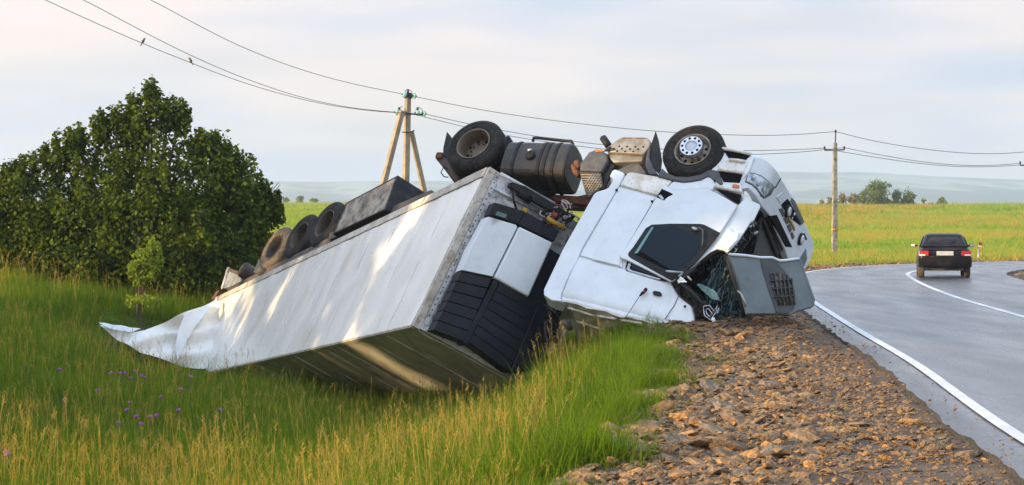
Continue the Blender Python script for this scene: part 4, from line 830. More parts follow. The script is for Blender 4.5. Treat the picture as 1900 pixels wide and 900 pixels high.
def gsec(y, wb, wt, zb, zt): return [(-wb, y, zb), (-(wb*.3+wt*.7), y, zb+(zt-zb)*.72), (-wt*.96, y, zt-.03), (-wt*.7, y, zt), (wt*.7, y, zt), (wt*.96, y, zt-.03), ((wb*.3+wt*.7), y, zb+(zt-zb)*.72), (wb, y, zb)]
loft('cabin', [gsec(.62, .74, .70, .93, .97), gsec(.88, .745, .62, .93, 1.20), gsec(1.12, .75, .575, .93, 1.375), gsec(1.6, .75, .58, .92, 1.405), gsec(2.2, .75, .575, .92, 1.375), gsec(3.0, .72, .66, .90, .93)], M['carpaint'], car)
def cplate(name, pts, mat, th=.02, bevel=.005, parent=car):
    p = [cp(*q) for q in pts]; nn = (p[1]-p[0]).cross(p[2]-p[0]).normalized(); nn = nn if nn.dot(CAM-p[0]) > 0 else -nn
    v = [q+nn*th for q in p]+[q-nn*.01 for q in p]; n = len(p)
    o = mesh_obj(name, v, [tuple(range(n)), tuple(range(2*n-1, n-1, -1))]+[(i, i+n, (i+1) % n+n, (i+1) % n) for i in range(n)], mat, parent)
    bm = bmesh.new(); bm.from_mesh(o.data); bmesh.ops.recalc_face_normals(bm, faces=bm.faces[:]); bm.to_mesh(o.data); bm.free(); add_bevel(o, bevel); return o
cplate('rear_window', [(-.64, .655, .98), (.64, .655, .98), (.52, 1.085, 1.345), (-.52, 1.085, 1.345)], M['carglass'], .012)
tube('rear_wiper', [cp(.16, .70, 1.03), cp(.34, .84, 1.17)], .012, M['void'], car, 6)
for s in (-1, 1):
    cplate('side_window', [(s*.765, .95, .97), (s*.755, 2.55, .95), (s*.635, 2.05, 1.29), (s*.63, 1.25, 1.31)], M['carglass'], .012)
    cplate('tail_light', [(s*.80, .055, .70), (s*.50, .005, .70), (s*.50, .02, .86), (s*.80, .07, .86)], M['tail_red'], .03, .01)
    cplate('reversing_lamp', [(s*.78, .03, .705), (s*.60, .0, .705), (s*.60, .0, .75), (s*.78, .035, .75)], M['tail_white'], .036, .006)
    m_ = tube('mirror', [cp(s*.80, 2.40, .99), cp(s*.90, 2.38, 1.0)], .03, M['black'], car, 6)
    hm = loft('mirror_housing', [[(s*.86, 2.36, .95), (s*1.02, 2.36, .96), (s*1.02, 2.36, 1.06), (s*.86, 2.36, 1.07)], [(s*.87, 2.46, .97), (s*1.0, 2.46, .98), (s*1.0, 2.46, 1.04), (s*.87, 2.46, 1.05)]], M['black'], car); add_bevel(hm, .012)
    cplate('mirror_glass', [(s*.875, 2.345, .965), (s*1.005, 2.345, .975), (s*1.005, 2.345, 1.045), (s*.875, 2.345, 1.055)], M['tail_white'], .006, .003)
    for y in (.78, 3.22):
        c = cp(s*.80, y, .285); ax = (CM.to_3x3() @ Vector((s, 0, 0)))
        w = empty_part('wheel', c, car); fr = frame(c, CM.to_3x3() @ Vector((0, 1, 0)), Vector((0, 0, 1))*1.0, ax)
        lathe('tyre', [(.17, -.18), (.26, -.18), (.285, -.15), (.285, -.03), (.265, 0), (.19, .006), (.17, -.01), (.17, -.18)], fr, M['rubber_old'], w, 28, cap=False)
        lathe('rim', [(.175, -.01), (.15, -.03), (.05, -.02), (0, -.01)], fr, M['rim'], w, 20)
loft('boot_spoiler', [[(x, .07-.05*abs(x), 1.005), (x, .30, 1.012-.03*abs(x)), (x, .30, .975), (x, .10, .968)] for x in np.linspace(-.73, .73, 9)], M['carpaint'], car)
loft('rear_bumper', [[(x, .02+.12*abs(x)**3-.05, .38), (x, .02+.12*abs(x)**3-.09, .46), (x, -.06+.12*abs(x)**3, .62), (x, .05, .66), (x, .22, .60), (x, .22, .34)] for x in np.linspace(-.82, .82, 13)], M['carpaint'], car)
cplate('number_plate', [(-.26, -.005, .715), (.26, -.005, .715), (.26, .0, .85), (-.26, .0, .85)], M['plate'], .012, .004)
cplate('plate_recess', [(-.5, .03, .70), (.5, .03, .70), (.5, .03, .86), (-.5, .03, .86)], M['black'], .01, .004)
cplate('boot_lid', [(-.70, .03, .875), (.70, .03, .875), (.66, .09, .96), (-.66, .09, .96)], M['carpaint'], .012, .008)
loft('underbody', [[(x, .25, .27+.03*math.sin(x*9)), (x, .6, .26), (x, .6, .34), (x, .25, .38)] for x in np.linspace(-.6, .6, 9)], M['steel_dark'], car)
tube('exhaust', [cp(.38, .05, .25), cp(.38, .5, .25)], .03, M['steel_dark'], car, 8)

# ------------------------------------------------------------------ poles, wires, birds
def square_beam(name, p0, p1, w0, w1, mat, parent, yaw=math.radians(35)):
    d = (p1-p0).normalized(); x = Vector((math.cos(yaw), math.sin(yaw), 0)); x = (x-d*d.dot(x)).normalized(); y = d.cross(x); V = []
    for p, w in ((p0, w0), (p1, w1)):
        for a, b in ((-1, -1), (1, -1), (1, 1), (-1, 1)): V.append(p+x*a*w/2+y*b*w/2)
    bm = bmesh.new(); vv = [bm.verts.new(v) for v in V]
    for q in [(0,1,2,3), (4,5,6,7), (0,1,5,4), (1,2,6,5), (2,3,7,6), (3,0,4,7)]: bm.faces.new([vv[i] for i in q])
    return bm_obj(name, bm, mat, parent, bevel=.012)
YP = 76.0
def A_(px, py, dy=0): return at(px, py, YP+dy)
pole_x = A_(752, 400).x
pole = empty('utility_pole', (pole_x, YP, h1(pole_x, YP)), 'concrete power pole braced by two struts behind the trailer, with green glass insulators', 'power pole', 'poles of the power line')
square_beam('shaft', Vector((A_(748.5, 500).x, YP, -.3)), A_(757, 180), .24, .19, M['concrete'], pole)
square_beam('strut', Vector((A_(672, 495).x, YP-1.0, -.3)), A_(746, 206, -.25), .22, .19, M['concrete'], pole)
square_beam('strut', Vector((A_(819, 495).x, YP+.9, -.3)), A_(763, 244, .2), .20, .16, M['concrete'], pole)
tube('strap', [A_(746, 245, -.15), A_(757, 246, -.2), A_(769, 242, .1)], .022, M['iron'], pole, 6)
tube('crossarm', [A_(740, 204, -.2), A_(757, 211, -.2), A_(788, 213, -.1)], .035, M['iron'], pole, 6)
box('pole_cap', frame(A_(758, 180), Vector((1, 0, 0)), Vector((0, 1, 0)), Vector((0, 0, 1))), (-.11, -.11, -.06), (.13, .11, .16), M['iron'], pole, .01)
def insulator(parent, c, dirv):
    d = dirv.normalized(); x = d.orthogonal().normalized(); fr = frame(c, x, d.cross(x), d)
    ins = empty_part('insulator', c, parent)
    lathe('glass_bell', [(0, .07), (.05, .06), (.10, .03), (.125, -.02), (.125, -.05), (.09, -.045), (.05, -.05), (0, -.04)], fr, M['insul'], ins, 18)
    lathe('metal_pin', [(.022, .12), (.022, -.12)], fr, M['iron'], ins, 8)
for (x, y, d) in [(750, 176, (-1, -.6, .3)), (769, 178, (1, .8, -.1)), (736, 208, (-1, -.6, .1)), (774, 209, (-1, -.6, .1)), (787, 211, (1, .8, -.1))]: insulator(pole, A_(x, y, -.1), Vector(d))
tubes('jumper', [(chaikin([tuple(A_(*q)) for q in [(750, 172), (754, 166), (760, 166), (765, 172)]], 2, False), .012), (chaikin([tuple(A_(*q)) for q in [(771, 205), (774, 200), (780, 200), (785, 206), (787, 210)]], 2, False), .012), (chaikin([tuple(A_(*q)) for q in [(736, 206), (741, 199), (748, 198)]], 2, False), .012)], M['iron'], pole, 5)
for (x, y) in [(757, 169), (741, 202), (775, 202)]: tube('pin_insulator', [A_(x, y+5, -.1), A_(x, y-3, -.1)], .045, M['iron'], pole, 8)
def far_pole(px, ytop, ybase_z, Y, arm_y, label, wpx=9, arm=16):
    b = Vector(((px-CX)*Y/F, Y, ybase_z)); o = empty('utility_pole', b, label, 'power pole', 'poles of the power line')
    a = lambda x, y: at(px+x, y, Y); k = Y/F
    square_beam('shaft', b-Vector((0, 0, .3)), a(1.5, ytop+20), wpx*k*1.12, wpx*k*.72, M['concrete_old'], o, math.radians(10))
    tube('top_pin', [a(1.5, ytop+26), a(2.5, ytop+1)], 1.1*k, M['iron'], o, 6); tube('crossarm', [a(-18, arm_y), a(19, arm_y-1)], 1.2*k, M['iron'], o, 6)
    for x in (-18, 18.5): lathe('pin_insulator', [(0, 6*k), (1.6*k, 5*k), (1.9*k, 2*k), (1.2*k, 0), (.8*k, -2*k)], frame(a(x, arm_y-2), Vector((1, 0, 0)), Vector((0, 1, 0)), Vector((0, 0, 1))), M['iron'], o, 8)
    lathe('pin_insulator', [(0, 5*k), (1.8*k, 3*k), (1.8*k, 0), (1.2*k, -2*k)], frame(a(2.5, ytop), Vector((1, 0, 0)), Vector((0, 1, 0)), Vector((0, 0, 1))), M['iron'], o, 8)
    return o
p2 = far_pole(1548, 245, h1((1548-CX)*100/F, 100), 100, 279, 'weathered concrete power pole with a crossarm standing in the field beyond the bend')
tube('yellow_band', [at(1548, 424, 99.99), at(1548, 428, 99.99)], .17, M['yellow'], p2, 8)
far_pole(1911, 250, h1((1911-CX)*150/F, 150), 150, 307, 'thin power pole with a crossarm at the right edge of the field', 4)
# each wire is a line through known points; the span runs straight in plan between its poles
def wire(pts, label, r=.011):
    p = catmull([tuple(q) for q in pts], 10) if False else pts
    V = [Vector(q) for q in p]; q = chaikin([tuple(v) for v in V], 3, False)
    V, Fc = tube_geo(q, [max(r, .00016*Vector(x).y) for x in q], 5); o = mesh_obj('power_line', V, Fc, M['wire'], None, smooth=True)
    return tag(o, label, 'power line', 'wires strung between the poles')
def dep(px, x0, Y0, x1, Y1):       # depth along a straight line in plan between two pixels at known depth
    s0, s1 = 1/Y0, 1/Y1; return 1/(s0+(s1-s0)*(px-x0)/(x1-x0))
def W(pts, Ya, Yb, label): xa, xb = pts[0][0], pts[-1][0]; return wire([at(x, y, dep(x, xa, Ya, xb, Yb)) for x, y in pts], label)
W([(-60, -66), (85, 0), (160, 35), (265, 81), (355, 117), (440, 150), (540, 180), (620, 197), (690, 206), (736, 209)], 56, YP-.1, 'lowest overhead wire, with two birds on it, left of the braced pole')
W([(20, -62), (157, 0), (240, 45), (330, 92), (430, 137), (540, 176), (620, 195), (690, 205), (774, 211)], 57, YP, 'middle overhead wire running to the braced pole from the upper left')
W([(150, -60), (282, 0), (360, 43), (440, 84), (540, 124), (640, 153), (750, 175)], 58, YP, 'topmost overhead wire coming in from the upper left to the braced pole')
W([(769, 179), (900, 206), (1050, 227), (1220, 245), (1390, 252), (1480, 250), (1550, 244)], YP, 100, 'topmost overhead wire between the braced pole and the pole in the field')
W([(787, 211), (900, 237), (1050, 262), (1200, 276), (1330, 280), (1440, 279), (1530, 275)], YP, 100, 'middle overhead wire passing behind the upturned wheels to the field pole')
W([(776, 214), (880, 240), (1000, 262), (1160, 282), (1330, 288), (1460, 285), (1566, 274)], YP, 100, 'lowest overhead wire passing behind the upturned wheels to the field pole')
W([(1550, 244), (1620, 262), (1700, 275), (1780, 284), (1850, 286), (1914, 281)], 100, 150, 'topmost overhead wire from the field pole to the right edge')
W([(1566, 274), (1640, 289), (1720, 302), (1800, 308), (1860, 306), (1893, 303)], 100, 150, 'middle overhead wire from the field pole to the right edge')
W([(1530, 276), (1600, 288), (1690, 302), (1780, 310), (1860, 309), (1930, 303)], 100, 150, 'lowest overhead wire from the field pole to the right edge')
def bird(px, py, Y, lab, tilt):
    c = at(px, py, Y); o = empty('bird', c, lab, 'bird', 'birds on the wire'); d = Vector((.45*tilt, .1, .88)).normalized(); x = d.orthogonal().normalized(); fr = frame(c, x, d.cross(x), d)
    lathe('body', [(0, -.06), (.028, -.04), (.045, .0), (.042, .04), (.026, .075), (.034, .10), (.03, .125), (0, .14)], fr, M['bird'], o, 10)
    mesh_obj('tail', [c-d*.04+x*.015, c-d*.04-x*.015, c-d*.15-x*.02, c-d*.15+x*.02, c-d*.04+fr.col[1].to_3d()*.02], [(0, 1, 2, 3), (0, 4, 1), (1, 4, 2), (2, 4, 3), (3, 4, 0)], M['bird'], o)
    hb = c+d*.11; b_ = Vector((tilt, 0, .1)).normalized(); mesh_obj('beak', [hb+b_*.03+d*.01, hb+b_*.03-d*.01, hb+b_*.03+Vector((0, .01, 0)), hb+b_*.06], [(0, 1, 3), (1, 2, 3), (2, 0, 3), (0, 2, 1)], M['iron'], o)
bird(265, 77.5, dep(265, -60, 56, 736, YP-.1), 'small bird perched on the lowest wire, farther from the braced pole', 1)
bird(354.5, 113.5, dep(355, -60, 56, 736, YP-.1), 'small bird perched on the lowest wire, nearer to the braced pole', -1)

# ------------------------------------------------------------------ foliage
def leaf_cloud(name, blobs, n, size, mat, parent, shell=.55, up=.3, clus=.12):
    """leaf-sized faces spread through a set of ellipsoids (x,y,z,rx,ry,rz,weight)"""
    B = np.array(blobs, float); w = B[:, 6]/B[:, 6].sum(); k = rng.choice(len(B), n, p=w)
    d = rng.normal(size=(n, 3)); d /= np.linalg.norm(d, axis=1)[:, None]
    rad = rng.random(n)**(1/3); rad = shell+(1-shell)*rad; rad *= 1+.16*np.sin(d[:, 0]*9+k)*np.sin(d[:, 2]*8+k*2)+.10*rng.normal(size=n)
    P = B[k, :3]+d*rad[:, None]*B[k, 3:6]
    nrm = d*.9+rng.normal(size=(n, 3))*.75+np.array([0, 0, up]); nrm /= np.linalg.norm(nrm, axis=1)[:, None]
    t = np.cross(nrm, rng.normal(size=(n, 3))); t /= np.linalg.norm(t, axis=1)[:, None]; t[:, 2] -= .35; t /= np.linalg.norm(t, axis=1)[:, None]
    b = np.cross(nrm, t); s = size*(.55+.8*rng.random(n))[:, None]
    V = np.stack([P, P+t*s*.5+b*s*.42-nrm*s*.08, P+t*s*1.15, P+t*s*.5-b*s*.42-nrm*s*.08], 1).reshape(-1, 3)
    Fq = np.arange(4*n).reshape(n, 4); tone = np.repeat(np.clip(rng.normal(.38, .26, n)+clus*wob(P[:, 0]+P[:, 1], P[:, 2]*1.3, 4.2, 2), 0, 1), 4)
    return fast_mesh(name, V, Fq, mat, parent, {'tone': tone})
def branches(name, base, tips, r0, mat, parent):
    l = []
    for tip in tips:
        b, t = Vector(base), Vector(tip); m1 = b.lerp(t, .4)+Vector((random.uniform(-.2, .2), random.uniform(-.2, .2), .15))*(t-b).length*.2
        l.append((chaikin([tuple(b), tuple(m1), tuple(t)], 2, False), None))
    V, Fc = [], []
    for p, _ in l:
        v, f = tube_geo(p, [r0*(1-.8*i/(len(p)-1)) for i in range(len(p))], 7); o = len(V); V += v; Fc += [tuple(i+o for i in q) for q in f]
    return mesh_obj(name, V, Fc, mat, parent, smooth=True)
YB = 52.0
def bb(px, py, wpx, hpx, dy=0, wt=None, k=YB/F):
    p = at(px, py, YB+dy); s = (YB+dy)/F; return (p.x, p.y, p.z, wpx*s, wpx*s*.9, hpx*s, (wt or (wpx*hpx)**.75)/100)
bush = empty('bush', (at(230, 560, YB).x, YB, h1(at(230, 560, YB).x, YB)), 'large dense dark green bush at the left behind the overturned trailer', 'bush')
blobs = [bb(230, 400, 120, 130, .6), bb(100, 440, 120, 80, .6), bb(400, 430, 90, 100, .6), bb(282, 300, 62, 110), bb(280, 225, 32, 50), bb(279, 186, 11, 26, 0, 60), bb(316, 222, 15, 30, 0, 90), bb(250, 224, 17, 32, 0, 100), bb(335, 232, 16, 30, 0, 90),
    bb(215, 290, 50, 75), bb(196, 240, 20, 26, 0, 100), bb(228, 232, 16, 24, 0, 80), bb(135, 320, 52, 70), bb(140, 270, 20, 24, 0, 110), bb(110, 300, 30, 30), bb(64, 385, 70, 94), bb(45, 335, 26, 30), bb(30, 330, 14, 14, 0, 50), bb(10, 400, 50, 78), bb(-40, 430, 60, 85), bb(-60, 390, 50, 50),
    bb(385, 345, 68, 92), bb(385, 300, 36, 42), bb(408, 292, 18, 22, 0, 100), bb(362, 280, 16, 24, 0, 80), bb(448, 385, 58, 86), bb(440, 340, 30, 40), bb(428, 300, 16, 20, 0, 60), bb(482, 425, 40, 66), bb(500, 385, 20, 26, 0, 90), bb(512, 400, 10, 18, 0, 40), bb(490, 370, 8, 16, 0, 30),
    bb(160, 430, 90, 80, -.6), bb(280, 430, 110, 110, -.8), bb(380, 450, 90, 90, -.6), bb(70, 470, 70, 50, -.4), bb(215, 500, 80, 50, -.8), bb(330, 520, 90, 45, -.8), bb(430, 490, 60, 50, -.4), bb(120, 500, 60, 34, -.5)]
rs = random.Random(5); core = list(blobs)
blobs = [(b[0], b[1]+.1, b[2], b[3]*.8, b[4]*.8, b[5]*.8, b[6]*.35) for b in core]
for b in core:           # leafy sprays over each mass, with dark gaps between them
    for _ in range(max(5, int(b[3]*b[5]*26))):
        d = Vector((rs.gauss(0, 1), rs.gauss(0, 1)-.45, rs.gauss(0, 1)+.15)).normalized(); q = rs.uniform(.8, 1.04); r_s = rs.uniform(.13, .27)
        blobs.append((b[0]+d.x*b[3]*q, b[1]+d.y*b[4]*q, b[2]+d.z*b[5]*q, r_s, r_s, r_s*rs.uniform(1.0, 1.7), r_s*r_s*7*.1*3))
for b in core[3:]:       # upright shoots that break the outline
    for _ in range(4):
        a = rs.uniform(-1.35, 1.35); tx, tz = b[0]+math.sin(a)*b[3]*.95, b[2]+math.cos(a)*b[5]*1.0; hh = rs.uniform(.18, .42)
        blobs.append((tx, b[1]+rs.uniform(-.5, .3)*b[4], tz, rs.uniform(.06, .13), .1, hh, .10*hh/.25))
leaf_cloud('crown', blobs, 64000, .108, M['leaf'], bush, .35, clus=.30)
base = Vector((at(250, 560, YB).x, YB, h1(at(250, 560, YB).x, YB)-.1))
branches('trunk', base, [Vector(b[:3])+Vector((0, 0, b[5]*.6)) for b in core[:32]], .09, M['bark'], bush)
tubes('twig', [([at(489, 385, YB), at(497, 362, YB), at(517, 339, YB)], .010), ([at(500, 360, YB), at(512, 352, YB), at(520, 343, YB)], .008), ([at(357, 300, YB), at(362, 250, YB)], .008), ([at(462, 345, YB), at(466, 318, YB)], .007)], M['bark'], bush)
def sapling(px, pyb, pyt, Y, label, blobs_px, n, size, mat):
    bx = (px-CX)*Y/F; o = empty('sapling', (bx, Y, h1(bx, Y)), label, 'sapling'); bl = []
    for x, y, w, h in blobs_px:
        p = at(x, y, Y); bl.append((p.x, p.y, p.z, w*Y/F, w*Y/F, h*Y/F, w*h))
    leaf_cloud('crown', bl, n, size, mat, o, .2); branches('trunk', (bx, Y, h1(bx, Y)-.1), [b[:3] for b in bl]+[at(px+4, pyt, Y)], .022, M['bark'], o)
sapling(252, 545, 437, 46.5, 'slim young sapling with bright yellow green leaves standing before the big bush', [(283, 455, 13, 16), (268, 478, 20, 18), (292, 482, 13, 14), (250, 500, 14, 16), (272, 508, 16, 14), (258, 520, 12, 10), (290, 462, 10, 12)], 900, .085, M['leaf_young'])
sapling(265, 570, 545, 46, 'low leafy seedling at the foot of the young sapling', [(265, 555, 22, 10), (245, 558, 12, 10), (290, 560, 14, 8)], 260, .085, M['leaf_young'])
# the far trees on the crest of the field
def far_tree(px, pyb, pyt, wpx, label, mat, n=900, Y=395., group='trees on the crest of the field', lobes=9, trunk=True, seed=0):
    bx = (px-CX)*Y/F; zb = h1(bx, Y); k = Y/F; r = random.Random(int(px*10)+seed)
    o = empty('tree', (bx, Y, zb), label, 'tree', group); ht = (pyb-pyt)*k; bl = []; wz = wpx*k/2
    zb2 = CH+(HY-pyb)*k
    for i in range(lobes):
        a = r.uniform(0, 6.28); rr = r.uniform(0, .6)*wz; hh = r.uniform(.28, .84)
        hh *= .85 if i % 3 == 0 else 1; hh = .2 if i % 4 == 1 else hh; bl.append((bx+math.cos(a)*rr, Y+math.sin(a)*rr, zb2+ht*hh, wz*r.uniform(.36, .6), wz*r.uniform(.3, .5), ht*r.uniform(.12, .2), 1))
    bl.append((bx, Y, zb2+ht*.6, wz*.55, wz*.55, ht*.36, 2))
    leaf_cloud('crown', bl, n, .38, mat, o, .35)
    if trunk: branches('trunk', (bx, Y, min(zb, zb2)-.2), [(bx, Y, zb2+ht*.6)]+[b[:3] for b in bl[:5]], .02*ht+.05, M['bark'], o)
for a in [(1627, 385, 330, 66, 'tallest round green tree on the crest right of the field pole', M['leaf_far'], 2600), (1684, 383, 349, 30, 'dark green tree at the right end of the far clump', M['leaf_far'], 1100),
    (1663, 383, 350, 26, 'shorter green tree right behind the tallest far tree', M['leaf_far'], 900), (1603, 384, 352, 30, 'mid green tree at the left foot of the tallest far tree', M['leaf_far'], 900), (1645, 384, 366, 36, 'low green scrub below the tallest far tree', M['leaf_far'], 700),
    (1583, 383, 356, 26, 'pale leafed tree left of the tallest far tree', M['leaf_pale'], 500), (1563, 383, 357, 24, 'pale sparse tree just right of the field pole', M['leaf_pale'], 420), (1541, 383, 365, 14, 'small pale tree just left of the field pole', M['leaf_pale'], 180), (1526, 383, 369, 10, 'tiny pale tree nearest the truck on the crest', M['leaf_pale'], 90),
    (1748, 385, 363, 20, 'small lone tree at the right end of the dry strip', M['leaf_far'], 420), (1727, 384, 376, 16, 'low shrub beside the small lone tree', M['leaf_pale'], 160), (1692, 384, 374, 22, 'low scrub right of the dark far tree', M['leaf_far'], 260), (1713, 384, 367, 9, 'leaning thin shrub between the far clump and the lone tree', M['leaf_far'], 60)]: far_tree(*a)
for a in [(530, 377, 365, 16, 'hazy tree beyond the yellow field, nearest the bush', M['leaf_far'], 260), (556, 377, 362, 20, 'hazy tree beyond the yellow field, middle of the three', M['leaf_far'], 300), (584, 377, 368, 22, 'hazy tree beyond the yellow field, nearest the trailer tyres', M['leaf_far'], 300)]: far_tree(*a, 520., 'hazy trees beyond the yellow field')
# trees off to the left whose shade falls over the ditch
def side_tree(x, y, ht, wz, label, n=14000):
    zb = h1(x, y); o = empty('tree', (x, y, zb), label, 'tree', 'trees along the left of the ditch'); bl = []; r = random.Random(int(x*7+y*13))
    for i in range(16):
        a = r.uniform(0, 6.28); rr = r.uniform(.1, .85)*wz; bl.append((x+math.cos(a)*rr, y+math.sin(a)*rr, zb+ht*r.uniform(.14, .88), wz*r.uniform(.25, .42), wz*r.uniform(.25, .42), ht*r.uniform(.08, .14), 1))
    leaf_cloud('crown', bl, n, .20, M['leaf'], o, .3); branches('trunk', (x, y, zb-.2), [b[:3] for b in bl]+[(x, y, zb+ht*.7)], .14, M['bark'], o)
SIDE = [(-19.5, 24.3, 6.4, 2.3), (-22.5, 21.7, 8.8, 2.5), (-26, 23.5, 9.0, 2.8), (-21, 26, 7.4, 2.4), (-25, 29.5, 8.0, 3.0), (-21, 33, 6.6, 2.4), (-27, 35, 7.8, 2.8), (-30, 30, 9.0, 3.0)]
for i, (x, y, h_, w_) in enumerate(SIDE): side_tree(x, y, h_, w_, ['small bushy tree in front of the near end of the row left of the ditch', 'slim tall tree at the near end of the row left of the ditch', 'rounded tree behind the near end of the row left of the ditch', 'short broad tree with low leaves in the row left of the ditch', 'taller round tree second in the row left of the ditch', 'narrow tree third in the row left of the ditch', 'broad tall tree farthest along the row left of the ditch', 'tallest tree standing behind the row left of the ditch'][i])

# ------------------------------------------------------------------ roadside marker in the verge beyond the car
mx0 = (1815-CX)*88/F; mk = empty('road_marker', (mx0, 88, h1(mx0, 88)), 'thin grey marker post with red, white and yellow panels right of the car', 'marker')
a = lambda x, y: at(x, y, 88)
tube('post', [Vector((mx0, 88, h1(mx0, 88)-.1)), a(1815.5, 461)], .035, M['galv'], mk, 8)
box('red_panel', frame(a(1819, 453.5), Vector((1, 0, 0)), Vector((0, 1, 0)), Vector((0, 0, 1))), (-.07, -.03, -.09), (.07, .03, .10), M['redp'], mk, .01)
box('white_panel', frame(a(1818.5, 457), Vector((1, 0, 0)), Vector((0, 1, 0)), Vector((0, 0, 1))), (-.075, -.034, -.02), (.075, .034, .03), M['white'], mk, .008)
box('yellow_panel', frame(a(1821, 463.5), Vector((.95, 0, -.3)).normalized(), Vector((0, 1, 0)), Vector((.3, 0, .95)).normalized()), (-.07, -.03, -.11), (.07, .03, .09), M['yellow'], mk, .01)

# ------------------------------------------------------------------ stones of the shoulder
def rock_mesh(name, seed, flat=.4):
    r = random.Random(seed); bm = bmesh.new(); n = r.randint(5, 7); tx, ty = r.gauss(0, .12), r.gauss(0, .12)
    for z, k in ((-1, r.uniform(.75, 1)), (r.uniform(-.2, .2), 1.05), (1, r.uniform(.55, .9))):     # a broken slab
        for i in range(n):
            a = 2*math.pi*(i+r.uniform(-.35, .35))/n; q = k*r.uniform(.8, 1.15); x, y = q*math.cos(a), q*math.sin(a); bm.verts.new((x, y, flat*(z*r.uniform(.85, 1.1))+tx*x+ty*y))
    o = bmesh.ops.convex_hull(bm, input=bm.verts[:]); bmesh.ops.delete(bm, geom=[v for v in bm.verts if not v.link_faces], context='VERTS')
    bmesh.ops.dissolve_limit(bm, angle_limit=math.radians(9), verts=bm.verts[:], edges=bm.edges[:])
    me = bpy.data.meshes.new(name); bm.to_mesh(me); bm.free(); return me
def mat_stone():
    m, t, b = pbsdf('shale_stone', (.2, .12, .06), .85, 0, .25); l = t.links.new; oi = N(t, 'ShaderNodeObjectInfo')
    cr = N(t, 'ShaderNodeValToRGB'); el = cr.color_ramp.elements; el[0].position = 0; el[0].color = (.17, .105, .060, 1); el[1].position = 1; el[1].color = (.46, .235, .085, 1)
    for p, c in ((.25, (.25, .165, .095, 1)), (.45, (.36, .20, .09, 1)), (.6, (.19, .16, .125, 1)), (.8, (.38, .225, .105, 1))): e = el.new(p); e.color = c
    l(oi.outputs['Random'], cr.inputs[0])
    tc = N(t, 'ShaderNodeTexCoord'); n = N(t, 'ShaderNodeTexNoise'); n.inputs['Scale'].default_value = 2.3; n.inputs['Detail'].default_value = 8; l(tc.outputs['Object'], n.inputs['Vector'])
    r = N(t, 'ShaderNodeMapRange'); r.inputs[1].default_value = .35; r.inputs[2].default_value = .68; r.inputs[3].default_value = .6; r.inputs[4].default_value = 1.35; l(n.outputs[0], r.inputs[0])
    x = N(t, 'ShaderNodeVectorMath', operation='SCALE'); l(cr.outputs[0], x.inputs[0]); l(r.outputs[0], x.inputs['Scale']); l(x.outputs[0], b.inputs['Base Color'])
    bp = N(t, 'ShaderNodeBump'); bp.inputs['Strength'].default_value = .6; bp.inputs['Distance'].default_value = .15; l(n.outputs[0], bp.inputs['Height']); l(bp.outputs[0], b.inputs['Normal'])
    return m
M['stone'] = mat_stone()
rocks = [rock_mesh('stone', 100+i, .15+.05*(i % 5)) for i in range(14)]
for me in rocks: me.materials.append(M['stone'])
def put_rock(o, x, y, s, lift=.25, tilt=.28):
    o.location = (x, y, h1(x, y)+.03+s*.2*lift); o.scale = (s*random.uniform(.8, 1.35), s*random.uniform(.65, 1), s*random.uniform(.6, 1.0)); o.rotation_euler = (random.gauss(0, tilt), random.gauss(0, tilt), random.uniform(0, 6.28))
gs = bpy.data.objects['gravel_shoulder']
big = [  # pixel centre, size in pixels across, label
    (1253, 716, 46, 'flat buff slab on the gravel edge, uppermost of the slabs beside the grass'), (1262, 725, 48, 'orange brown slab lying just below the buff slab at the grass edge'), (1203, 737, 44, 'rounded brown stone at the grass edge left of the orange slab'),
    (1197, 748, 30, 'pale grey flat stone beside the grass edge'), (1195, 768, 56, 'broad flat brown slab at the grass edge below the grey stone'), (1275, 785, 50, 'wide light brown slab in the middle of the near gravel'),
    (1362, 788, 62, 'long low buff slab right of the wide slab'), (1150, 832, 56, 'dark broken slab jutting into the near grass'), (1136, 876, 26, 'small upright grey stone standing in the near grass'), (1180, 714, 34, 'pale stone half hidden in the grass beside the gravel'),
    (1180, 795, 50, 'brown slab leaning at the grass edge above the dark slab'), (1325, 890, 50, 'orange stone at the bottom edge of the picture'), (1282, 648, 28, 'tallest pale stone on the sunlit heap near the cab roof'), (1385, 682, 36, 'dark block on the sunlit gravel in the middle'), (1222, 680, 34, 'reddish stone at the grass edge below the cab'), (1097, 893, 46, 'dark slab at the bottom left corner of the gravel'), (1232, 805, 34, 'orange lit stone beside the leaning slab')]
for i, (px, py, w, lab) in enumerate(big):
    x, y, z = ground_hit(px, py); o = bpy.data.objects.new('rock', rocks[i % 14]); COL.objects.link(o); s = w*y/F*.5
    put_rock(o, x, y, s, .9, .16)
    if 'upright' in lab: o.rotation_euler = (1.3, .2, .4); o.location.z += .05
    tag(o, lab, 'rock', 'large loose rocks on the gravel shoulder')
# loose stones: the largest as pieces of the shoulder, the rest as one mass
cand = []
for _ in range(5200):
    py = 900-(930-585)*random.random()**.9-30; px = random.uniform(1000, 1860); x, y, z = ground_hit(px, py) if False else (0, 0, 0); cand.append((px, py))
cand = np.array(cand); Yc = np.linspace(12.5, 42, 400)
def hits(C):
    X = (C[:, 0:1]-CX)*Yc/F; Z = CH+(HY-C[:, 1:2])*Yc/F; Hh = HB(X, np.broadcast_to(Yc, X.shape)); i = np.argmax(Z < Hh, 1); r = np.arange(len(C)); return X[r, i], Yc[i]
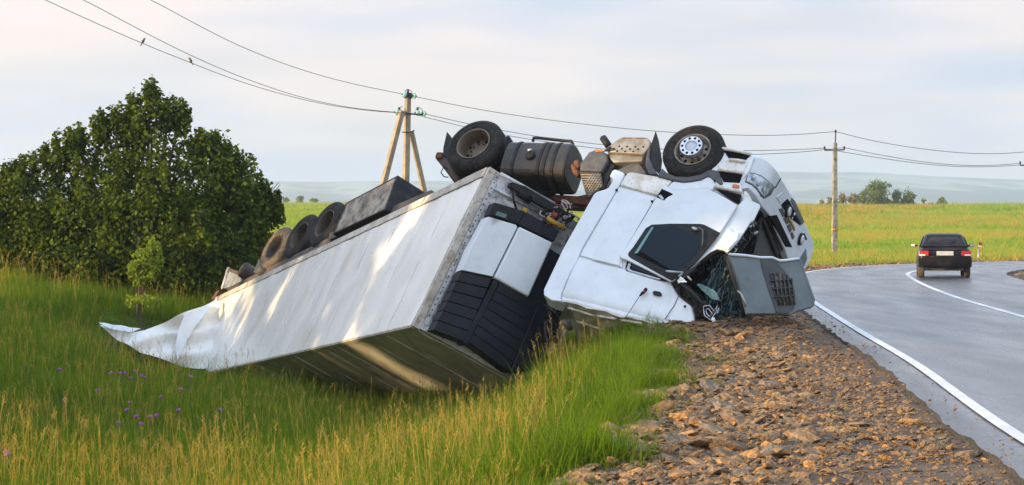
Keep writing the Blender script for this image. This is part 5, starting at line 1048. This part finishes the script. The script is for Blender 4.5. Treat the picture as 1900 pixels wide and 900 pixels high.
# bilinear lookup of the ground's own height and offset, fast
def lut(GA):
    def f(X, Y):
        i = np.clip(np.searchsorted(xs, X)-1, 0, len(xs)-2); j = np.clip(np.searchsorted(ys, Y)-1, 0, len(ys)-2)
        a = (X-xs[i])/(xs[i+1]-xs[i]); b = (Y-ys[j])/(ys[j+1]-ys[j])
        return GA[j, i]*(1-a)*(1-b)+GA[j, i+1]*a*(1-b)+GA[j+1, i]*(1-a)*b+GA[j+1, i+1]*a*b
    return f
HB, TB = lut(GZ), lut(GT)
X_, Y_ = hits(cand); t_ = TB(X_, Y_); keep = (t_ > .45) & (t_ < np.interp(Y_, [12, 15, 18, 22, 27, 30], [4.4, 4.1, 3.8, 3.6, 3.55, 3.4])+.3*np.sin(Y_*1.7)); X_, Y_, t_ = X_[keep], Y_[keep], t_[keep]
szs = np.exp(rng.normal(0, .5, len(X_)))*.05*(.55+.9*np.clip((t_-.6)/2.8, 0, 1)**1.6); szs = np.clip(szs*.85, .018, .15)
order = np.argsort(-(szs/Y_)); 
for i in order[:300]:
    o = bpy.data.objects.new('stone', rocks[random.randrange(14)]); COL.objects.link(o); put_rock(o, float(X_[i]), float(Y_[i]), float(szs[i])*1.1, .8, .3); o.parent = gs
# geometry-nodes scatter: points carry rot / scl / idx
def scatter(name, P, rot, scl, idx, protos, mat=None, parent=None):
    me = bpy.data.meshes.new(name); n = len(P); me.vertices.add(n); me.vertices.foreach_set('co', P.astype(np.float32).ravel())
    for a, ty, v, k in (('rot', 'FLOAT_VECTOR', rot, 'vector'), ('scl', 'FLOAT_VECTOR', scl, 'vector'), ('idx', 'INT', idx, 'value')):
        at_ = me.attributes.new(a, ty, 'POINT'); at_.data.foreach_set(k, np.asarray(v).astype(np.int32 if ty == 'INT' else np.float32).ravel())
    o = link(name, me, None, parent); c = bpy.data.collections.new(name+'_pieces')
    for k, p in enumerate(protos): q = bpy.data.objects.new('%s_%02d' % (p.name, k), p); c.objects.link(q)
    g = bpy.data.node_groups.new(name, 'GeometryNodeTree'); g.interface.new_socket('Geometry', in_out='INPUT', socket_type='NodeSocketGeometry'); g.interface.new_socket('Geometry', in_out='OUTPUT', socket_type='NodeSocketGeometry')
    gi, go = N(g, 'NodeGroupInput'), N(g, 'NodeGroupOutput'); ci = N(g, 'GeometryNodeCollectionInfo'); ci.inputs['Collection'].default_value = c; ci.inputs['Separate Children'].default_value = True; ci.inputs['Reset Children'].default_value = True
    ip = N(g, 'GeometryNodeInstanceOnPoints'); ip.inputs['Pick Instance'].default_value = True; l = g.links.new
    def na(nm, ty): x = N(g, 'GeometryNodeInputNamedAttribute', data_type=ty); x.inputs['Name'].default_value = nm; return x.outputs[0]
    er = N(g, 'FunctionNodeEulerToRotation'); l(na('rot', 'FLOAT_VECTOR'), er.inputs[0]); l(er.outputs[0], ip.inputs['Rotation']); l(na('scl', 'FLOAT_VECTOR'), ip.inputs['Scale']); l(na('idx', 'INT'), ip.inputs['Instance Index'])
    l(gi.outputs[0], ip.inputs['Points']); l(ci.outputs[0], ip.inputs['Instance']); l(ip.outputs[0], go.inputs[0])
    md = o.modifiers.new('scatter', 'NODES'); md.node_group = g; o['kind'] = 'stuff'; return o
rest = order[300:]; n1 = len(rest)
# plus fine chips, uniform over the strip and the verge beyond the bend
def band_points(n, t0, t1, i0, i1, near=1.0):
    c = np.cumsum(np.linalg.norm(np.diff(E[i0:i1], axis=0), axis=1)); s = rng.random(n)**near*c[-1]; i = np.clip(np.searchsorted(c, s)+i0, 0, len(E)-1); t = rng.uniform(t0, t1, n)
    p = E[i]+NL[i]*t[:, None]+rng.normal(0, .12, (n, 2)); return p[:, 0], p[:, 1], t
fx, fy, ft_ = band_points(26000, .24, 3.9, 95, 300, 1.2)
ax_, ay_, at2 = band_points(500, .12, .6, 95, 300, 1.2); X_a = None
vx, vy, vt = band_points(2600, .7, 2.6, 300, 620); wx, wy, wt_ = band_points(2400, -9.3, -6.8, 180, 560)
X2 = np.concatenate([X_[rest], fx, vx, wx, ax_]); Y2 = np.concatenate([Y_[rest], fy, vy, wy, ay_]); S2 = np.concatenate([szs[rest], np.clip(np.exp(rng.normal(0, .5, len(fx)))*.024*(.5+.9*np.clip((ft_-.6)/2.6, 0, 1)), .010, .07), np.exp(rng.normal(0, .5, len(vx)))*.055, np.exp(rng.normal(0, .5, len(wx)))*.055, np.clip(np.exp(rng.normal(0, .5, 500))*.010, .005, .025)])
n2 = len(X2); Z2 = H(X2, Y2)+.03+S2*.12; Z2[-500:] = np.where(at2 < .4, 0., Z2[-500:])
scatter('loose_gravel', np.stack([X2, Y2, Z2], 1), np.stack([rng.normal(0, .3, n2), rng.normal(0, .3, n2), rng.uniform(0, 6.28, n2)], 1), S2[:, None]*np.stack([rng.uniform(.8, 1.4, n2), rng.uniform(.65, 1, n2), rng.uniform(.8, 1.3, n2)], 1), rng.integers(0, 14, n2), rocks, None)

# ------------------------------------------------------------------ grass
def clump(name, n, ht, w, spread, lean, mat, seed, seeds=0, mat2=None):
    r = random.Random(seed); V, Fc, tn, mi = [], [], [], []
    for i in range(n):
        x, y = r.gauss(0, spread), r.gauss(0, spread); a = r.uniform(0, 6.28); hh = ht*r.uniform(.45, 1.15); ln = lean*r.uniform(.2, 1.3)*hh; d = Vector((math.cos(a), math.sin(a), 0)); s = Vector((-math.sin(a+r.uniform(-.8, .8)), math.cos(a), 0)).normalized()
        ww = w*r.uniform(.6, 1.3); b0 = len(V); tone = min(1, max(0, r.gauss(.45, .25)))
        pts = [Vector((x, y, -.05))+d*ln*(k/4)**2+Vector((0, 0, hh*(k/4)*(1-.28*lean*(k/4)**2))) for k in range(5)]
        for k, p in enumerate(pts[:-1]): q = ww*(1-.2*k); V += [p-s*q/2, p+s*q/2]
        V.append(pts[-1])
        for k in range(3): Fc.append((b0+2*k, b0+2*k+1, b0+2*k+3, b0+2*k+2)); mi.append(0)
        Fc.append((b0+6, b0+7, b0+8)); mi.append(0); tn += [tone]*9
    for i in range(seeds):
        x, y = r.gauss(0, spread), r.gauss(0, spread); a = r.uniform(0, 6.28); hh = ht*r.uniform(1.15, 1.6); d = Vector((math.cos(a), math.sin(a), 0)); ln = .10*hh; tone = r.random()
        base, top = Vector((x, y, 0)), Vector((x, y, hh))+d*ln; s = Vector((-d.y, d.x, 0)); b0 = len(V)
        V += [base-s*.002, base+s*.002, top+s*.0018, top-s*.0018]; Fc.append((b0, b0+1, b0+2, b0+3)); mi.append(1); tn += [tone]*4
        hl = r.uniform(.09, .16); ax_ = (d*.35+Vector((0, 0, 1))).normalized()
        for k in range(9):      # a feathery head
            u = k/8; p = top+ax_*hl*(u-.55); q = (.022*(1-u)**.6+.004); e = r.uniform(0, 6.28); dd = Vector((math.cos(e), math.sin(e), .9)).normalized(); b0 = len(V)
            V += [p, p+dd*q+s*.004, p+dd*q*1.7, p+dd*q-s*.004]; Fc.append((b0, b0+1, b0+2, b0+3)); mi.append(1); tn += [tone]*4
    me = bpy.data.meshes.new(name); me.from_pydata([tuple(v) for v in V], [], Fc); me.materials.append(mat); me.materials.append(mat2 or mat)
    me.polygons.foreach_set('material_index', mi); t = me.attributes.new('tone', 'FLOAT', 'POINT'); t.data.foreach_set('value', tn); me.update(); return me
GR = [clump('grass_tuft', 44, .44, .0105, .15, .65, M['grass'], i) for i in range(5)]+[clump('grass_tuft', 34, .60, .0095, .14, .5, M['grass'], 20+i, 0, M['grass_dry']) for i in range(3)]+[clump('grass_tuft', 30, .50, .0075, .15, .3, M['grass'], 40+i, 3, M['grass_dry']) for i in range(2)]
SHORT = [clump('grass_tuft', 44, .30, .0105, .12, .75, M['grass'], 60+i) for i in range(4)]
n = 60000; gy = 12+58*rng.random(n)**1.35; gx = (rng.random(n)*1.12-.56-.02)*1900/F*gy; gt = TB(gx, gy)
edge = np.interp(gy, [12, 15, 18, 22, 27, 30], [4.1, 3.85, 3.55, 3.4, 3.35, 3.25])+.3*np.sin(gy*1.9)+.25*np.sin(gy*4.7+1)
cy2 = np.clip((gy-12)/58, 0, 1); dens = np.where(gy < 30, 1, np.where(gy < 50, .95, .9))
ok = (gt > edge) & (gx < 12) & (rng.random(n) < dens); gx, gy, gt = gx[ok], gy[ok], gt[ok]; n = len(gx)
gz_ = HB(gx, gy)
pxx = CX+F*gx/gy; seedy = (gy < 24.5) & (gt > 6.4); q = rng.random(n)
idx = np.where(seedy & (q < np.where(pxx < 780, .15, .02)), rng.integers(8, 10, n), np.where((gt > 4) & (q < .30), rng.integers(5, 8, n), rng.integers(0, 5, n)))
sc_ = (.85+.35*rng.random(n))*(1+.30*wob(gx, gy, .9, 7)+.22*wob(gx, gy, 2.7, 5)); sc_ *= np.where(gt < 5.5, .72+.08*(gt-3.5).clip(0, 2), 1)
# flattened under the wreck
sc_ *= np.where((gy > 23.5) & (gy < 38) & (pxx > 380) & (pxx < 1010), np.interp(pxx, [380, 560, 760], [1.05, .95, .66]), 1)*np.where((gy > 37) & (gy < 47) & (pxx > 175) & (pxx < 430), .38, 1)
tl = rng.normal(0, .17, (n, 2))
scatter('tall_grass', np.stack([gx, gy, gz_], 1), np.stack([tl[:, 0], tl[:, 1]+.08, rng.uniform(0, 6.28, n)], 1), np.stack([sc_*1.05, sc_*1.05, sc_*rng.uniform(.8, 1.2, n)], 1), idx, GR)
# sparse weeds at the foot of the gravel
n = 900; wx2, wy2, wt2 = band_points(n, 1.6, 3.9, 125, 300); k_ = rng.random(n) < np.clip((wt2-1.2)/2.6, .04, 1)**3; wx2, wy2 = wx2[k_], wy2[k_]; n = len(wx2)
scatter('gravel_weeds', np.stack([wx2, wy2, H(wx2, wy2)+.02], 1), np.stack([rng.normal(0, .1, n), rng.normal(0, .1, n), rng.uniform(0, 6.28, n)], 1), np.repeat((.25+.4*rng.random(n))[:, None], 3, 1), rng.integers(0, 4, n), SHORT)
# the field beyond the bend
M['grass_pale'] = mat_leaf('pale_grass', (.20, .28, .05), (.36, .42, .10), .45)
FG = [clump('field_tuft', 40, .55, .030, .32, .4, M['grass_field' if i < 2 else 'grass_pale'], 80+i) for i in range(4)]+[clump('field_tuft', 40, .55, .030, .32, .4, M['grass_drystrip'], 90+i) for i in range(2)]
n = 46000; fy2 = 74+350*rng.random(n)**1.9; fx2 = (rng.random(n)*1.1-.55)*1900/F*fy2; ft2 = TB(fx2, fy2); bx_ = ft2 > 2.2+.4*rng.random(n); fx2, fy2 = fx2[bx_], fy2[bx_]; n = len(fx2)
fs = (.7+.5*rng.random(n))*(1+.35*wob(fx2, fy2, .12, 3))*(1+(fy2-74)/260)
scatter('field_grass', np.stack([fx2, fy2, HB(fx2, fy2)-.08], 1), np.stack([rng.normal(0, .1, n), rng.normal(0, .1, n), rng.uniform(0, 6.28, n)], 1), np.stack([fs*1.3, fs*1.3, fs*.75], 1), np.where((fy2-3.1*fx2 > 104+rng.normal(0, 5, n)) & (fx2 > 28) & (fx2 < 86), rng.integers(4, 6, n), np.where(wob(fx2*.45, fy2, .11, 6)+rng.normal(0, .25, n) > 0, rng.integers(2, 4, n), rng.integers(0, 2, n))), FG)
# purple thistles
first = None
for px, py in [(109.6, 685), (223, 690), (231, 693), (242, 697), (250, 684), (261, 691), (268, 693), (353, 704), (181, 722), (120, 744), (236, 759), (279, 768), (253, 775), (262, 776), (291, 776), (332, 763), (220, 779), (241, 741), (336, 723), (408, 762), (15, 847), (299, 735), (206, 695), (12, 842)]:
    X, Y, z = ground_hit(px, py, .66)
    if first is None:
        first = empty('thistle', (X, Y, z), 'purple thistle flower on a thin stem in the shaded ditch grass', 'flower', 'purple thistles in the ditch grass')
        tube('stem', [(X, Y, z-.05), (X+.01, Y, z+.35), (X, Y, z+.62)], .004, M['stem'], first, 5)
        hd = []
        for k in range(16):
            a = random.uniform(0, 6.28); e = random.uniform(.1, 1.2); d = Vector((math.cos(a)*math.sin(e), math.sin(a)*math.sin(e), math.cos(e))); hd.append(([Vector((X, Y, z+.63)), Vector((X, Y, z+.63))+d*.042], .009))
        tubes('flower_head', hd, M['purple'], first, 5); continue
    o = first.copy(); COL.objects.link(o); o.location = (X, Y, z); o.rotation_euler.z = random.uniform(0, 6.28); s = random.uniform(.9, 1.1); o.scale = (s, s, s)
    for ch in [c for c in first.children]: c = ch.copy(); COL.objects.link(c); c.parent = o; c.matrix_parent_inverse = ch.matrix_parent_inverse.copy()
# ------------------------------------------------------------------ haze over the whole scene
hb = mesh_obj('haze', [(x, y, z) for x in (-3900, 3900) for y in (-60, 6900) for z in (float(min(HZ.min(), GZ.min()))-1, float(HZ.max())+3)], [(0,1,3,2), (4,6,7,5), (0,4,5,1), (2,3,7,6), (0,2,6,4), (1,5,7,3)]); hb['kind'] = 'stuff'
m = bpy.data.materials.new('haze_air'); m.use_nodes = True; t = m.node_tree; t.nodes.clear(); o_ = N(t, 'ShaderNodeOutputMaterial'); v = N(t, 'ShaderNodeVolumePrincipled'); v.inputs['Color'].default_value = (.70, .82, 1, 1); v.inputs['Density'].default_value = .00025; v.inputs['Anisotropy'].default_value = .25
t.links.new(v.outputs[0], o_.inputs['Volume']); hb.data.materials.append(m)
